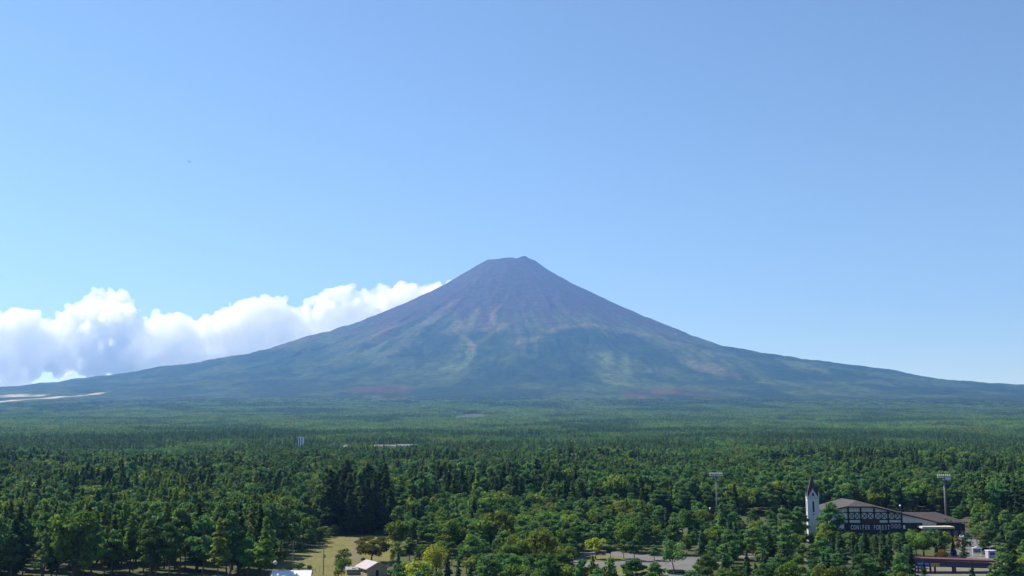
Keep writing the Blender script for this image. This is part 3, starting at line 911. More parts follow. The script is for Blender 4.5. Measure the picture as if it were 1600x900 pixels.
HAND = [
    ('vase', 580, 879, 838, 'lone olive-brown spreading tree standing in the grass field', None, 1.3),
    ('bushy', 538, 886, 857, 'dark rounded tree in the grass field beside the spreading one', 'pine_needles', 1.25),
    ('bushy', 534, 902, 869, 'light green conical tree in front of the dark round tree', None, 1.0),
    ('willow', 681, 906, 846, 'tall yellow-green weeping tree at the bottom of the woods', None, 1.3),
    ('bushy', 650, 918, 872, 'bright yellow-green bushy tree left of the weeping tree', 'lime_leaves', 1.3),
    ('bushy', 614, 876, 857, 'small yellow-green tree behind the pale-roofed house', 'lime_leaves', 0.8),
    ('spruce', 622, 890, 862, 'dark conifer right beside the pale-roofed house', None, 0.9),
    ('bushy', 516, 840, 824, 'low broadleaf tree at the left back of the field', None, 1.1),
    ('bushy', 500, 848, 822, 'rounded green tree on the left edge of the field', None, 1.0),
    ('bushy', 482, 856, 826, 'dark leafy tree casting shade on the field edge', 'pine_needles', 1.0),
    ('broad', 850, 908, 824, 'large olive-green broadleaf tree left of the parking lot', None, 0.85),
    ('broad', 931, 874, 834, 'yellow-green tree on the grassy parking island', 'lime_leaves', 0.95),
    ('pine', 895, 888, 842, 'slim pine at the left edge of the parking lot', None, 1.0),
    ('pine', 953, 874, 842, 'pine with reddish trunk right of the yellow-green tree', None, 1.0),
    ('pine', 975, 873, 842, 'broad pine in the row along the parking lot', None, 1.2),
    ('pine', 992, 876, 841, 'second broad pine in the row along the parking lot', None, 1.2),
    ('pine', 1022, 876, 851, 'low flat-topped pine in the row along the lot', None, 1.3),
    ('broad', 1054, 893, 841, 'large round tree rising from the clipped hedge planter', 'pine_needles', 1.05),
    ('pine', 995, 903, 874, 'small pine on the verge at the bottom of the lot', None, 1.2),
    ('pine', 1025, 905, 879, 'bushy little pine left of the clipped hedge', None, 1.3),
    ('pine', 905, 912, 884, 'small pine at the bottom left of the lot', None, 1.3),
    ('pine', 1112, 876, 844, 'rounded pine just right of the parking lot', None, 1.1),
    ('bushy', 1180, 868, 840, 'bright yellow small tree in the pine grove', 'yellow_leaves', 0.7),
    ('spruce', 1128, 852, 784, 'tall layered conifer in front of the left floodlight mast', 'pine_needles', 0.9),
    ('spruce', 1036, 850, 806, 'dark narrow spruce left of the gravel yard', None, 0.8),
    ('pine', 1150, 856, 822, 'pine right of the tall layered conifer', None, 1.1),
    ('pine', 1303, 858, 784, 'tall pine standing between the white tower and the lodge', None, 1.0),
    ('pine', 1286, 850, 800, 'pine close against the right side of the white tower', None, 0.8),
    ('pine', 1247, 856, 790, 'tall pine close to the left of the white tower', None, 0.95),
    ('pine', 1228, 858, 793, 'pine second to the left of the white tower', None, 0.95),
    ('bushy', 1283, 862, 832, 'yellow-tinged low tree at the foot of the white tower', 'lime_leaves', 1.1),
    ('bushy', 1334, 862, 828, 'yellowish small tree below the lodge sign', 'lime_leaves', 0.8),
    ('spruce', 1351, 872, 831, 'dark pointed conifer below the lodge sign', None, 0.8),
    ('bushy', 1366, 864, 833, 'light green small tree below the end of the lodge sign', None, 0.8),
    ('spruce', 1378, 872, 828, 'narrow spruce under the last letters of the sign', None, 0.7),
    ('spruce', 1391, 874, 831, 'dark spruce right of the sign board', None, 0.75),
    ('bushy', 1404, 862, 833, 'orange autumn tree below the right end of the timbered wall', 'orange_leaves', 0.7),
    ('bushy', 1421, 868, 826, 'green tree in front of the white wall of the lodge', 'pine_needles', 0.8),
    ('pine', 1442, 872, 832, 'pine below the low canopy of the lodge', None, 1.0),
    ('spruce', 1472, 874, 828, 'dark conical spruce below the right wing of the lodge', None, 1.0),
    ('broad', 1480, 838, 808, 'pale green tree growing before the right wing roof', 'pine_needles', 0.75),
    ('bushy', 1472, 880, 858, 'small orange tree above the red-topped gate', 'orange_leaves', 0.9),
    ('bushy', 1495, 858, 836, 'brownish orange tree beside the access road', 'orange_leaves', 0.8),
    ('bushy', 1534, 856, 832, 'orange tree right of the lodge car park', 'orange_leaves', 0.8),
    ('bushy', 1517, 834, 813, 'small yellow tree at the tip of the wing roof', 'yellow_leaves', 0.5),
    ('spruce', 1553, 850, 806, 'tall layered conifer right of the car park', 'pine_needles', 0.9),
    ('pine', 1500, 822, 790, 'pine behind the end of the right wing roof', None, 1.1),
    ('pine', 1533, 838, 800, 'light green pine right of the wing roof', None, 1.1),
    ('pine', 1575, 842, 796, 'big pine at the right edge beside the car park', None, 1.0),
    ('spruce', 1584, 908, 840, 'large dark conifer at the lower right corner', None, 0.95),
    ('spruce', 1520, 912, 876, 'small pointed spruce in front of the red-topped gate', None, 0.7),
    ('spruce', 1425, 908, 850, 'dark conifer at the left end of the red-topped gate', None, 0.8),
    ('spruce', 1408, 900, 848, 'dark conifer second from the left end of the gate', None, 0.85),
    ('broad', 340, 790, 757, 'pale cream-green broad tree among the dark conifers', 'pale_leaves', 1.5),
    ('broad', 368, 792, 762, 'second pale cream-green tree among the dark conifers', 'pale_leaves', 1.3),
    ('bushy', 472, 798, 776, 'bright green low tree behind the grey-roofed house', 'lime_leaves', 1.1),
    ('broad', 498, 806, 752, 'tall grey-green tree right of the grey-roofed house', 'pale_leaves', 0.8),
    ('broad', 990, 802, 770, 'pale greyish broadleaf tree before the far pine stand', 'pale_leaves', 1.0),
    ('broad', 1003, 828, 788, 'yellow-green tree near the left end of the arena', 'lime_leaves', 0.7),
    ('bushy', 1512, 854, 834, 'dark leafy tree in the middle of the lodge car park', 'spruce_needles', 1.0),
    ('pine', 1562, 870, 838, 'pine behind the pale lilac booth', None, 1.2),
    ('spruce', 1577, 868, 834, 'dark spruce second from the right edge by the booth', None, 1.1),
    ('bushy', 1566, 852, 838, 'brownish orange low tree under the right-hand pines', 'orange_leaves', 1.1),
    ('pine', 1592, 862, 812, 'pine touching the right picture edge above the booth', None, 1.1),
    ('pine', 1545, 842, 797, 'green pine left of the tall layered conifer at right', None, 1.0),
    ('spruce', 1444, 900, 874, 'little spruce before the blue sign of the gate', None, 0.9),
    ('bushy', 462, 862, 835, 'dark bushy tree left of the field near the utility pole', 'pine_needles', 1.0),
    ('bushy', 440, 874, 842, 'bushy tree shading the left corner of the field', None, 0.9),
    ('bushy', 632, 905, 878, 'low yellow-green bush just right of the tan house', 'lime_leaves', 1.0),
    ('spruce', 700, 908, 868, 'dark spruce right of the tall weeping tree', None, 0.9),
    ('spruce', 716, 914, 874, 'second dark spruce right of the weeping tree', None, 0.9),
    ('pine', 668, 884, 850, 'pine directly behind the tall weeping tree', None, 1.1),
    ('pine', 706, 884, 846, 'pine behind the two dark spruces', None, 1.1),
    ('pine', 640, 876, 840, 'pine at the right edge of the grass field', None, 1.1),
    ('pine', 728, 896, 858, 'pine right of the two dark spruces', None, 1.2),
    ('spruce', 1506, 874, 842, 'pointed spruce on the paved plaza left of the notice board', None, 0.9),
    ('pine', 1527, 850, 820, 'pine in the lodge car park above the notice board', None, 1.2),
    ('pine', 1572, 892, 848, 'pine at the lower right in front of the booth plaza', None, 1.2),
    ('pine', 1594, 898, 862, 'bushy pine in the lower right picture corner', None, 1.3),
    ('spruce', 1490, 868, 840, 'spruce between the orange tree and the gate', None, 1.0),
    ('bushy', 621, 868, 846, 'leafy green tree closing the right end of the field', None, 1.1),
    ('bushy', 655, 874, 849, 'leafy tree left behind the weeping tree', 'pine_needles', 1.2),
    ('bushy', 690, 872, 842, 'leafy tree right behind the weeping tree', None, 1.1),
    ('bushy', 722, 876, 846, 'leafy tree above the two dark spruces', 'pine_needles', 1.2),
    ('bushy', 664, 912, 884, 'lime bush at the foot of the weeping tree', 'lime_leaves', 1.2),
    ('cedar', 80, 905, 795, 'tallest dark column-shaped cedar at the lower left', None, 0.8),
    ('cedar', 262, 880, 790, 'dark narrow cedar rising among the left larches', None, 0.8),
]
for kind, px, py, pt, lab, mat, wide in HAND:
    tree_at(kind, px, py, pt, lab, None, mat, wide)
SHRUBS = [
    (452, 893, 881, 'dark shrub nearest the utility pole by the white roof', 'pine_needles'), (466, 891, 878, 'upright dark shrub between the two utility poles', 'spruce_needles'),
    (472, 888, 876, 'taller dark shrub between the two utility poles', 'spruce_needles'), (484, 891, 879, 'round dark shrub left of the tall utility pole', 'spruce_needles'),
    (430, 886, 874, 'grey-green shrub at the left corner of the field', 'pale_leaves'), (1093, 866, 859, 'red leaved shrub left in the pine grove', 'red_leaves'),
    (1130, 868, 860, 'dark red shrub in the middle of the pine grove', 'red_leaves'), (1155, 866, 858, 'bright red shrub near the yellow tree', 'red_leaves'),
    (558, 893, 883, 'low green shrub beside the small shed', 'broad_leaves'), (568, 878, 868, 'green shrub at the foot of the spreading tree', 'broad_leaves'),
    (1541, 868, 858, 'dark shrub between the notice board and the lilac box', 'spruce_needles'), (1512, 868, 861, 'low hedge-like shrub left of the notice board', 'spruce_needles'),
]
for px, py, pt, lab, mat in SHRUBS:
    tree_at('shrub', px, py, pt, lab, None, mat, 1.0)


# ------------------------------------------------------------------ woods on the near plain
def inside(px, py, poly):
    r = np.zeros(len(px), bool)
    j = len(poly) - 1
    for i in range(len(poly)):
        xi, yi = poly[i]; xj, yj = poly[j]
        c = ((yi > py) != (yj > py)) & (px < (xj - xi) * (py - yi) / (yj - yi + 1e-9) + xi)
        r ^= c; j = i
    return r


KINDS = ['pine', 'larch', 'cedar', 'broad', 'spruce']
NEAR_MIN, NEAR_MAX = 335.0, 1260.0
sp = 6.5
gx, gy = np.meshgrid(np.arange(-780, 780, sp), np.arange(NEAR_MIN, NEAR_MAX, sp))
gx = gx.ravel() + RNG.uniform(-0.46, 0.46, gx.size) * sp
gy = gy.ravel() + RNG.uniform(-0.46, 0.46, gy.size) * sp
keep = np.abs(gx) < gy * 0.60 + 10
gx, gy = gx[keep], gy[keep]
PX, PY = proj(gx, gy, gz(gy))
U = RNG.uniform(0, 1, len(gx)); U2 = RNG.uniform(0, 1, len(gx)); U3 = RNG.uniform(0, 1, len(gx))
big = fbm(gx / 90, gy / 110, 3, 31); big2 = fbm(gx / 45 + 9, gy / 55, 3, 35)

stand = np.full(len(gx), 'far', dtype=object)
prob = np.zeros((len(gx), 5)); hh = np.zeros(len(gx)); dens = np.ones(len(gx))
# default mix, patchy
w_c = ss(big, 0.52, 0.66); w_l = ss(big2, 0.50, 0.62)
prob[:] = np.stack([0.55 + 0 * big, 0.12 + 0.6 * w_l, 0.04 + 0.9 * w_c, 0.14 + 0 * big, 0 * big], 1)
hh[:] = 14 + 4 * (big2 - 0.5) * 2 + 5 * w_c


def zone(name, mask, pr, h0, h1, d=1.0):
    stand[mask] = name
    prob[mask] = pr
    hh[mask] = h0 + (h1 - h0) * U2[mask]
    dens[mask] = d


zone('leftfront', (PX < 440) & (PY > 838), (0.30, 0.50, 0.12, 0.08, 0), 17, 23.5, 0.62)
zone('leftmid', (PX < 470) & (PY <= 838) & (PY > 785), (0.36, 0.38, 0.12, 0.14, 0), 13, 18)
zone('leftmid', inside(PX, PY, [(105, 800), (110, 783), (195, 780), (200, 800)]), (0.05, 0.1, 0.85, 0, 0), 18, 22)
zone('leftmid', inside(PX, PY, [(280, 792), (285, 778), (330, 776), (335, 792)]), (0.05, 0.1, 0.85, 0, 0), 17, 20)
zone('cedarwall', inside(PX, PY, [(500, 836), (512, 806), (655, 806), (650, 836.5)]), (0.04, 0.08, 0.88, 0, 0), 20, 27)
zone('centre', (PX >= 612) & (PX < 1010) & (PY > 806), (0.56, 0.12, 0.04, 0.28, 0), 8.5, 13)
zone('centre', inside(PX, PY, [(640, 870), (640, 806), (780, 790), (800, 870)]), (0.45, 0.15, 0.10, 0.3, 0), 10, 16)
zone('grove', (PX >= 1010) & (PY > 822), (0.52, 0.0, 0.0, 0.20, 0.28), 6, 12.5, 0.6)
zone('edge', (PX >= 900) & (PY <= 806) & (PY > 770), (0.80, 0.08, 0.04, 0.08, 0), 14, 18, 1.1)
zone('edge', (PX >= 560) & (PX < 905) & (PY <= 806) & (PY > 780), (0.45, 0.1, 0.3, 0.15, 0), 13, 19)
zone('edge', inside(PX, PY, [(640, 816), (640, 786), (760, 776), (900, 768), (905, 796), (780, 806)]), (0.30, 0.12, 0.55, 0.03, 0), 17, 23, 1.1)
zone('leftmid', inside(PX, PY, [(395, 806), (400, 786), (455, 782), (452, 806)]), (0.2, 0.1, 0.7, 0, 0), 16, 21)
zone('edge', inside(PX, PY, [(905, 806), (905, 792), (1040, 790), (1040, 806)]), (0.5, 0.0, 0.4, 0.1, 0), 15, 20)

clear = inside(PX, PY, FIELD) | inside(PX, PY, LOT) | inside(PX, PY, PLAZA) | inside(PX, PY, ARENA) | inside(PX, PY, ROAD)
clear |= inside(PX, PY, [(380, 1000), (425, 900), (425, 880), (612, 866), (606, 1000)])
clear |= inside(PX, PY, [(452, 810), (458, 794), (505, 794), (520, 812), (500, 822)])
clear |= inside(PX, PY, [(1040, 838), (1044, 820), (1064, 816), (1070, 836)])
clear |= inside(PX, PY, [(1225, 845), (1235, 812), (1530, 812), (1520, 845)])
clear |= (PX < 430) & (PY > 912)
clear |= inside(PX, PY, [(600, 868), (640, 862), (735, 862), (740, 940), (600, 940)])
clear |= U3 > dens
h_keep = hh * (0.80 + 0.42 * U)
# low planting where the photograph shows what lies behind
d_top = CAM_Z - (gz(gy) + h_keep)
_, TY = proj(gx, gy, gz(gy) + h_keep)
LIM = [(0, 780), (430, 786), (612, 850), (640, 800), (700, 770), (830, 770), (880, 850), (905, 845), (1030, 845), (1060, 830), (1075, 838), (1110, 800), (1190, 796), (1240, 792), (1256, 792), (1258, 832), (1288, 832), (1290, 800), (1316, 806), (1322, 832), (1412, 832),
       (1415, 826), (1490, 828), (1515, 824), (1522, 800), (1600, 796)]
lim = np.interp(PX, [a for a, b in LIM], [b for a, b in LIM])
lim = np.where((PY > 898) & (PX > 612), np.maximum(lim, 864), lim)
lim = np.where((PY > 878) & (PX > 1418) & (PX < 1565), np.maximum(lim, 897), lim)
lim = np.where((PY > 870) & (PX > 655) & (PX < 712), np.maximum(lim, 880), lim)
nearzone = (PY > 836) & ~((PX > 612) & (PX < 1062) & (PY < 872)) & ~((PX > 1060) & (PX < 1225) & (PY < 850))
ratio = np.where(nearzone & (TY < lim), (PY - lim) / np.maximum(PY - TY, 1), 1.0)
h_keep = h_keep * np.clip(ratio, 0.05, 1)
clear |= nearzone & (h_keep < 3.5)
occ = np.array([(a, b, r) for a, b, r in OCC])
for a, b, r in OCC:
    clear |= ((gx - a) ** 2 + (gy - b) ** 2) < r * r
ok = ~clear
gx, gy, PX, PY, hh, stand, prob, U3 = gx[ok], gy[ok], PX[ok], PY[ok], h_keep[ok], stand[ok], prob[ok], RNG.uniform(0, 1, ok.sum())
cum = np.cumsum(prob / prob.sum(1)[:, None], 1)
kid = (U3[:, None] > cum).sum(1).clip(0, 4)
small = (hh < 6.5) & (kid == 2); kid[small] = 4
small = (hh < 6.5) & (kid == 1); kid[small] = 0

STAND_TEXT = {
    'leftfront': ('the lower left woods', 'trees of the open woods at the lower left'),
    'leftmid': ('the mid left woods', 'trees of the woods at middle left'),
    'cedarwall': ('the dark row behind the field', 'trees of the dark row behind the field'),
    'centre': ('the woods between field and lot', 'trees of the woods between field and parking lot'),
    'grove': ('the grove around the lodge', 'trees of the grove around the lodge'),
    'edge': ('the wood edge behind the arena', 'trees of the wood edge behind the arena'),
    'far': ('the denser forest beyond', 'trees of the dense forest beyond'),
}
LOOK = {'pine': 'green layered pine', 'larch': 'yellow-green pointed larch', 'cedar': 'dark narrow cedar', 'broad': 'rounded green broadleaf tree', 'spruce': 'dark conical spruce'}
ROW = ('front', 'middle', 'back'); BAND = ('far left part', 'left part', 'centre', 'right part', 'far right part')
rowi = np.zeros(len(gx), int); bandi = np.zeros(len(gx), int); U2s = np.zeros(len(gx))


def slim(k, h):
    return 0.72 if (k == 'pine' and h > 15.5) else 1.35 if k == 'cedar' else 1.0


vis = (np.abs(PX - 800) < 830) & (PY - hh / gy * F < 905)
chosen = np.zeros(len(gx), bool)
for k in range(5):
    idx = np.where((kid == k) & vis)[0]
    sizes = hh[idx] / gy[idx]
    idx = idx[np.argsort(-sizes)][:270]
    chosen[idx] = True
for st in set(stand):
    m = np.where((stand == st) & chosen)[0]
    if len(m) < 2: continue
    def rank(a): return np.argsort(np.argsort(a)) / len(a)
    rowi[m] = (rank(gy[m]) * 3).astype(int); bandi[m] = (rank(PX[m]) * 5).astype(int); U2s[m] = rank(hh[m])
for i in np.where(chosen)[0]:
    k = KINDS[kid[i]]
    t, g = STAND_TEXT[stand[i]]
    size = 'tall' if U2s[i] > 0.66 else 'short' if U2s[i] < 0.33 else 'medium-sized'
    lab = f'{size} {LOOK[k]}, {ROW[rowi[i]]} {BAND[bandi[i]]} of {t}'
    tree(k, (gx[i], gy[i], gz(gy[i])), float(hh[i]), lab, f'{k} {g}' if k != 'broad' else f'broadleaf {g}', None, slim(k, hh[i]))


# ------------------------------------------------------------------ forest beyond, as one mass
def scatter(name, collection, pts, variant, rot, scl):
    me = bpy.data.meshes.new(name)
    me.vertices.add(len(pts)); me.vertices.foreach_set('co', np.asarray(pts, np.float32).ravel())
    a = me.attributes.new('variant', 'INT', 'POINT'); a.data.foreach_set('value', np.asarray(variant, np.int32))
    a = me.attributes.new('turn', 'FLOAT_VECTOR', 'POINT'); a.data.foreach_set('vector', np.stack([0 * rot, 0 * rot, rot], 1).astype(np.float32).ravel())
    a = me.attributes.new('size', 'FLOAT_VECTOR', 'POINT'); a.data.foreach_set('vector', np.asarray(scl, np.float32).ravel())
    o = bpy.data.objects.new(name, me); COL.objects.link(o)
    ng = bpy.data.node_groups.new(name + '_scatter', 'GeometryNodeTree')
    ng.interface.new_socket('Geometry', in_out='INPUT', socket_type='NodeSocketGeometry')
    ng.interface.new_socket('Geometry', in_out='OUTPUT', socket_type='NodeSocketGeometry')
    N = ng.nodes; L = ng.links
    gi = N.new('NodeGroupInput'); go = N.new('NodeGroupOutput')
    ci = N.new('GeometryNodeCollectionInfo'); ci.inputs['Collection'].default_value = collection
    ci.inputs['Separate Children'].default_value = True; ci.inputs['Reset Children'].default_value = True
    ip = N.new('GeometryNodeInstanceOnPoints'); ip.inputs['Pick Instance'].default_value = True
    def named(n, t):
        q = N.new('GeometryNodeInputNamedAttribute'); q.data_type = t; q.inputs['Name'].default_value = n
        return q.outputs['Attribute']
    L.new(gi.outputs[0], ip.inputs['Points']); L.new(ci.outputs[0], ip.inputs['Instance'])
    L.new(named('variant', 'INT'), ip.inputs['Instance Index'])
    L.new(named('turn', 'FLOAT_VECTOR'), ip.inputs['Rotation'])
    L.new(named('size', 'FLOAT_VECTOR'), ip.inputs['Scale'])
    L.new(ip.outputs[0], go.inputs[0])
    md = o.modifiers.new('scatter', 'NODES'); md.node_group = ng
    return o


def merge_meshes(name, parts):
    """parts: list of (verts, faces(n,4), tint, material index); one mesh"""
    vs, fs, ts, ms = [], [], [], []
    o = 0
    for v, f, t, m in parts:
        vs.append(v); fs.append(f + o); o += len(v); ts.append(t); ms.append(np.full(len(f), m, np.int32))
    me = mesh_np(name, np.concatenate(vs), np.concatenate(fs), ['pine_needles', 'larch_needles', 'cedar_needles', 'broad_leaves'])
    set_tint(me, np.concatenate(ts))
    me.polygons.foreach_set('material_index', np.concatenate(ms)); me.update()
    return me


near_col = bpy.data.collections.new('near_sources')
src = []
for ki, k in enumerate(KINDS):
    for i in range(NVAR[k]):
        # single-tree sources join crown and trunk
        cm, tm = CROWNS[k][i], TRUNKS[k][i % len(TRUNKS[k])]
        cv = np.array([v.co for v in cm.vertices]); cf = np.arange(len(cv)).reshape(-1, 4)
        ti = np.empty(len(cf), np.float32); cm.attributes['tint'].data.foreach_get('value', ti)
        me = cm.copy()
        o = bpy.data.objects.new(f'near_{ki}_{i}', me); near_col.objects.link(o)
        src.append((k, i))
order = {s: n for n, s in enumerate(sorted(src, key=lambda s: f'near_{KINDS.index(s[0])}_{s[1]}'))}
rest = np.where(~chosen)[0]
var = np.array([order[(KINDS[kid[i]], int(RNG.integers(0, NVAR[KINDS[kid[i]]])))] for i in rest])
s0 = np.array([hh[i] / NOMINAL[KINDS[kid[i]]] for i in rest])
wd = s0 * RNG.uniform(0.9, 1.15, len(rest)) * np.array([slim(KINDS[kid[i]], hh[i]) for i in rest])
forest = scatter('forest', near_col, np.stack([gx[rest], gy[rest], gz(gy[rest])], 1), var, RNG.uniform(0, 6.28, len(rest)), np.stack([wd, wd, s0], 1))
tag(forest, 'dense mixed forest of pine and larch behind the nearest trees', 'forest', kind='stuff')


def clump(seed, mix, leaves, size, patch_m=36.0, spacing=7.2):
    rng = np.random.default_rng(seed)
    parts = []
    n = int(round(patch_m / spacing))
    for i in range(n):
        for j in range(n):
            if rng.uniform() < 0.06: continue
            k = rng.choice(4, p=mix); kind = KINDS[k]
            h = {0: 14.5, 1: 17.5, 2: 18.5, 3: 12.5}[k] * rng.uniform(0.6, 1.28)
            c, nr, tint = crown_points(kind, h, leaves, rng)
            if k in (1, 2): c = c * np.array([[1.3, 1.3, 0.92]])
            v, f = tufts(c, nr, size * (0.85 if k in (1, 2) else 1.0), rng, 0.45, 0.15)
            v = v + np.array([[(i + 0.5 - n / 2) * spacing + rng.uniform(-2.2, 2.2), (j + 0.5 - n / 2) * spacing + rng.uniform(-2.2, 2.2), 0]])
            shade = rng.uniform(-0.25, 0.25)
            parts.append((v, f, np.clip(tint + shade, 0, 1), k))
    return merge_meshes('clump', parts)


MIXES = [(0.8, 0.1, 0.02, 0.08), (0.62, 0.2, 0.08, 0.1), (0.7, 0.05, 0.05, 0.2), (0.2, 0.72, 0.04, 0.04), (0.35, 0.5, 0.1, 0.05), (0.1, 0.12, 0.76, 0.02), (0.35, 0.1, 0.02, 0.53)]


def clump_forest(name, r0, r1, leaves, size, label, step=33.0):
    col = bpy.data.collections.new(name + '_sources')
    for i, m in enumerate(MIXES):
        o = bpy.data.objects.new(f'{name}_{i}', clump(500 + i, m, leaves, size)); col.objects.link(o)
    x, y = np.meshgrid(np.arange(-r1 * 0.62, r1 * 0.62, step), np.arange(r0, r1, step))
    x = x.ravel() + RNG.uniform(-5, 5, x.size); y = y.ravel() + RNG.uniform(-5, 5, y.size)
    k = np.abs(x) < y * 0.61
    x, y = x[k], y[k]
    a = fbm(x / 260, y / 420, 4, 51); b = fbm(x / 170 + 5, y / 300, 4, 55)
    v = RNG.integers(0, 3, len(x))
    v = np.where(b > 0.58, RNG.integers(3, 5, len(x)), v)
    v = np.where(a > 0.565, 5, v)
    v = np.where(a < 0.37, 6, v)
    px, py = proj(x, y, terrain_z(x, y) + 8)
    gap = (fbm(x / 120, y / 200, 3, 58) > 0.735)
    fade = np.clip((np.hypot(x, y) - 6300) / 2600.0, 0, 0.97)
    gap |= RNG.uniform(0, 1, len(x)) < fade
    for cx, cyy, rx, ry in GLADES:
        gap |= ((x - cx) / rx) ** 2 + ((y - cyy) / ry) ** 2 < 1
    x, y, v, a, b, fade = x[~gap], y[~gap], v[~gap], a[~gap], b[~gap], fade[~gap]
    s = (0.76 + 0.65 * (fbm(x / 120, y / 200, 3, 59) - 0.3) + np.where(v == 5, 0.12, 0)) * (1 - 0.65 * fade)
    rot = RNG.integers(0, 4, len(x)) * math.pi / 2 + RNG.uniform(-0.2, 0.2, len(x))
    o = scatter(name, col, np.stack([x, y, terrain_z(x, y)], 1), v, rot, np.stack([np.ones(len(x)) * 1.05, np.ones(len(x)) * 1.05, s], 1))
    tag(o, label, 'forest', kind='stuff')
    return o


GLADES = []
for px, py, y, rx, ry in ((470, 690, 1490, 12, 40), (618, 694, 1590, 40, 36), (540, 698, 1490, 14, 26), (787, 652, 4900, 50, 200), (735, 648, 5200, 70, 160), (1405, 788, 650, 3, 3)):
    p = W(px, py, y)
    GLADES.append((p.x, y, rx, ry))
for pts, wid, c, k in PATCHES:
    if c in (PALE, RED):
        for (ax, ay), (bx, by) in zip(pts[:-1], pts[1:]):
            for t in (0, 0.33, 0.66, 1):
                hx, hy, hz = terrain_hit(ax + (bx - ax) * t, ay + (by - ay) * t)
                GLADES.append((hx, hy - 150, 130, 420))
def meadow(px, py, y, rx, ry, label):
    c = W(px, py, y)
    GLADES.append((c.x, y, rx * 0.8, ry * 0.8)); GLADES.append((c.x + rx * 0.5, y + ry * 0.2, rx * 0.5, ry * 0.5))
    rings, n = 6, 28
    v = [(c.x, y, float(terrain_z(c.x, y)) + 0.6)]
    for r in range(1, rings + 1):
        for k in range(n):
            a = 2 * math.pi * k / n; q = r / rings * (0.80 + 0.14 * math.sin(2 * a + px) + 0.10 * math.sin(5 * a + py))
            x_, y_ = c.x + rx * q * math.cos(a), y + ry * q * math.sin(a)
            v.append((x_, y_, float(terrain_z(x_, y_)) + 0.6))
    f = [(0, 1 + k, 1 + (k + 1) % n) for k in range(n)]
    for r in range(rings - 1):
        for k in range(n):
            i, j = 1 + r * n + k, 1 + r * n + (k + 1) % n
            f.append((i, i + n, j + n, j))
    me = bpy.data.meshes.new('meadow'); me.from_pydata(v, [], f); me.update(); me.materials.append(MATS['meadow_grass'])
    o = bpy.data.objects.new('meadow', me); COL.objects.link(o)
    tag(o, label, 'meadow', kind='structure')


meadow(735, 649, 5300, 120, 620, 'pale green clearing far off in the forest below the summit')
meadow(30, 661, 3700, 100, 520, 'pale green clearing far off at the left edge of the forest')
meadow(1240, 656, 4500, 110, 560, 'pale green clearing far off in the right part of the forest')
meadow(1490, 668, 3500, 80, 430, 'pale green clearing beyond the right floodlight mast')
meadow(905, 662, 3900, 70, 470, 'pale green clearing in the middle of the far forest')
clump_forest('middle_forest', 1245.0, 2900.0, 210, 1.0, 'green conifer forest spreading across the middle of the plain')
clump_forest('distant_forest', 2900.0, 8900.0, 42, 1.7, 'hazy far forest reaching the foot of the mountain')


# ------------------------------------------------------------------ white bell tower
def part_box(name, mat, parent, *b):
    return MB().box(*b).build(name, mat, parent)


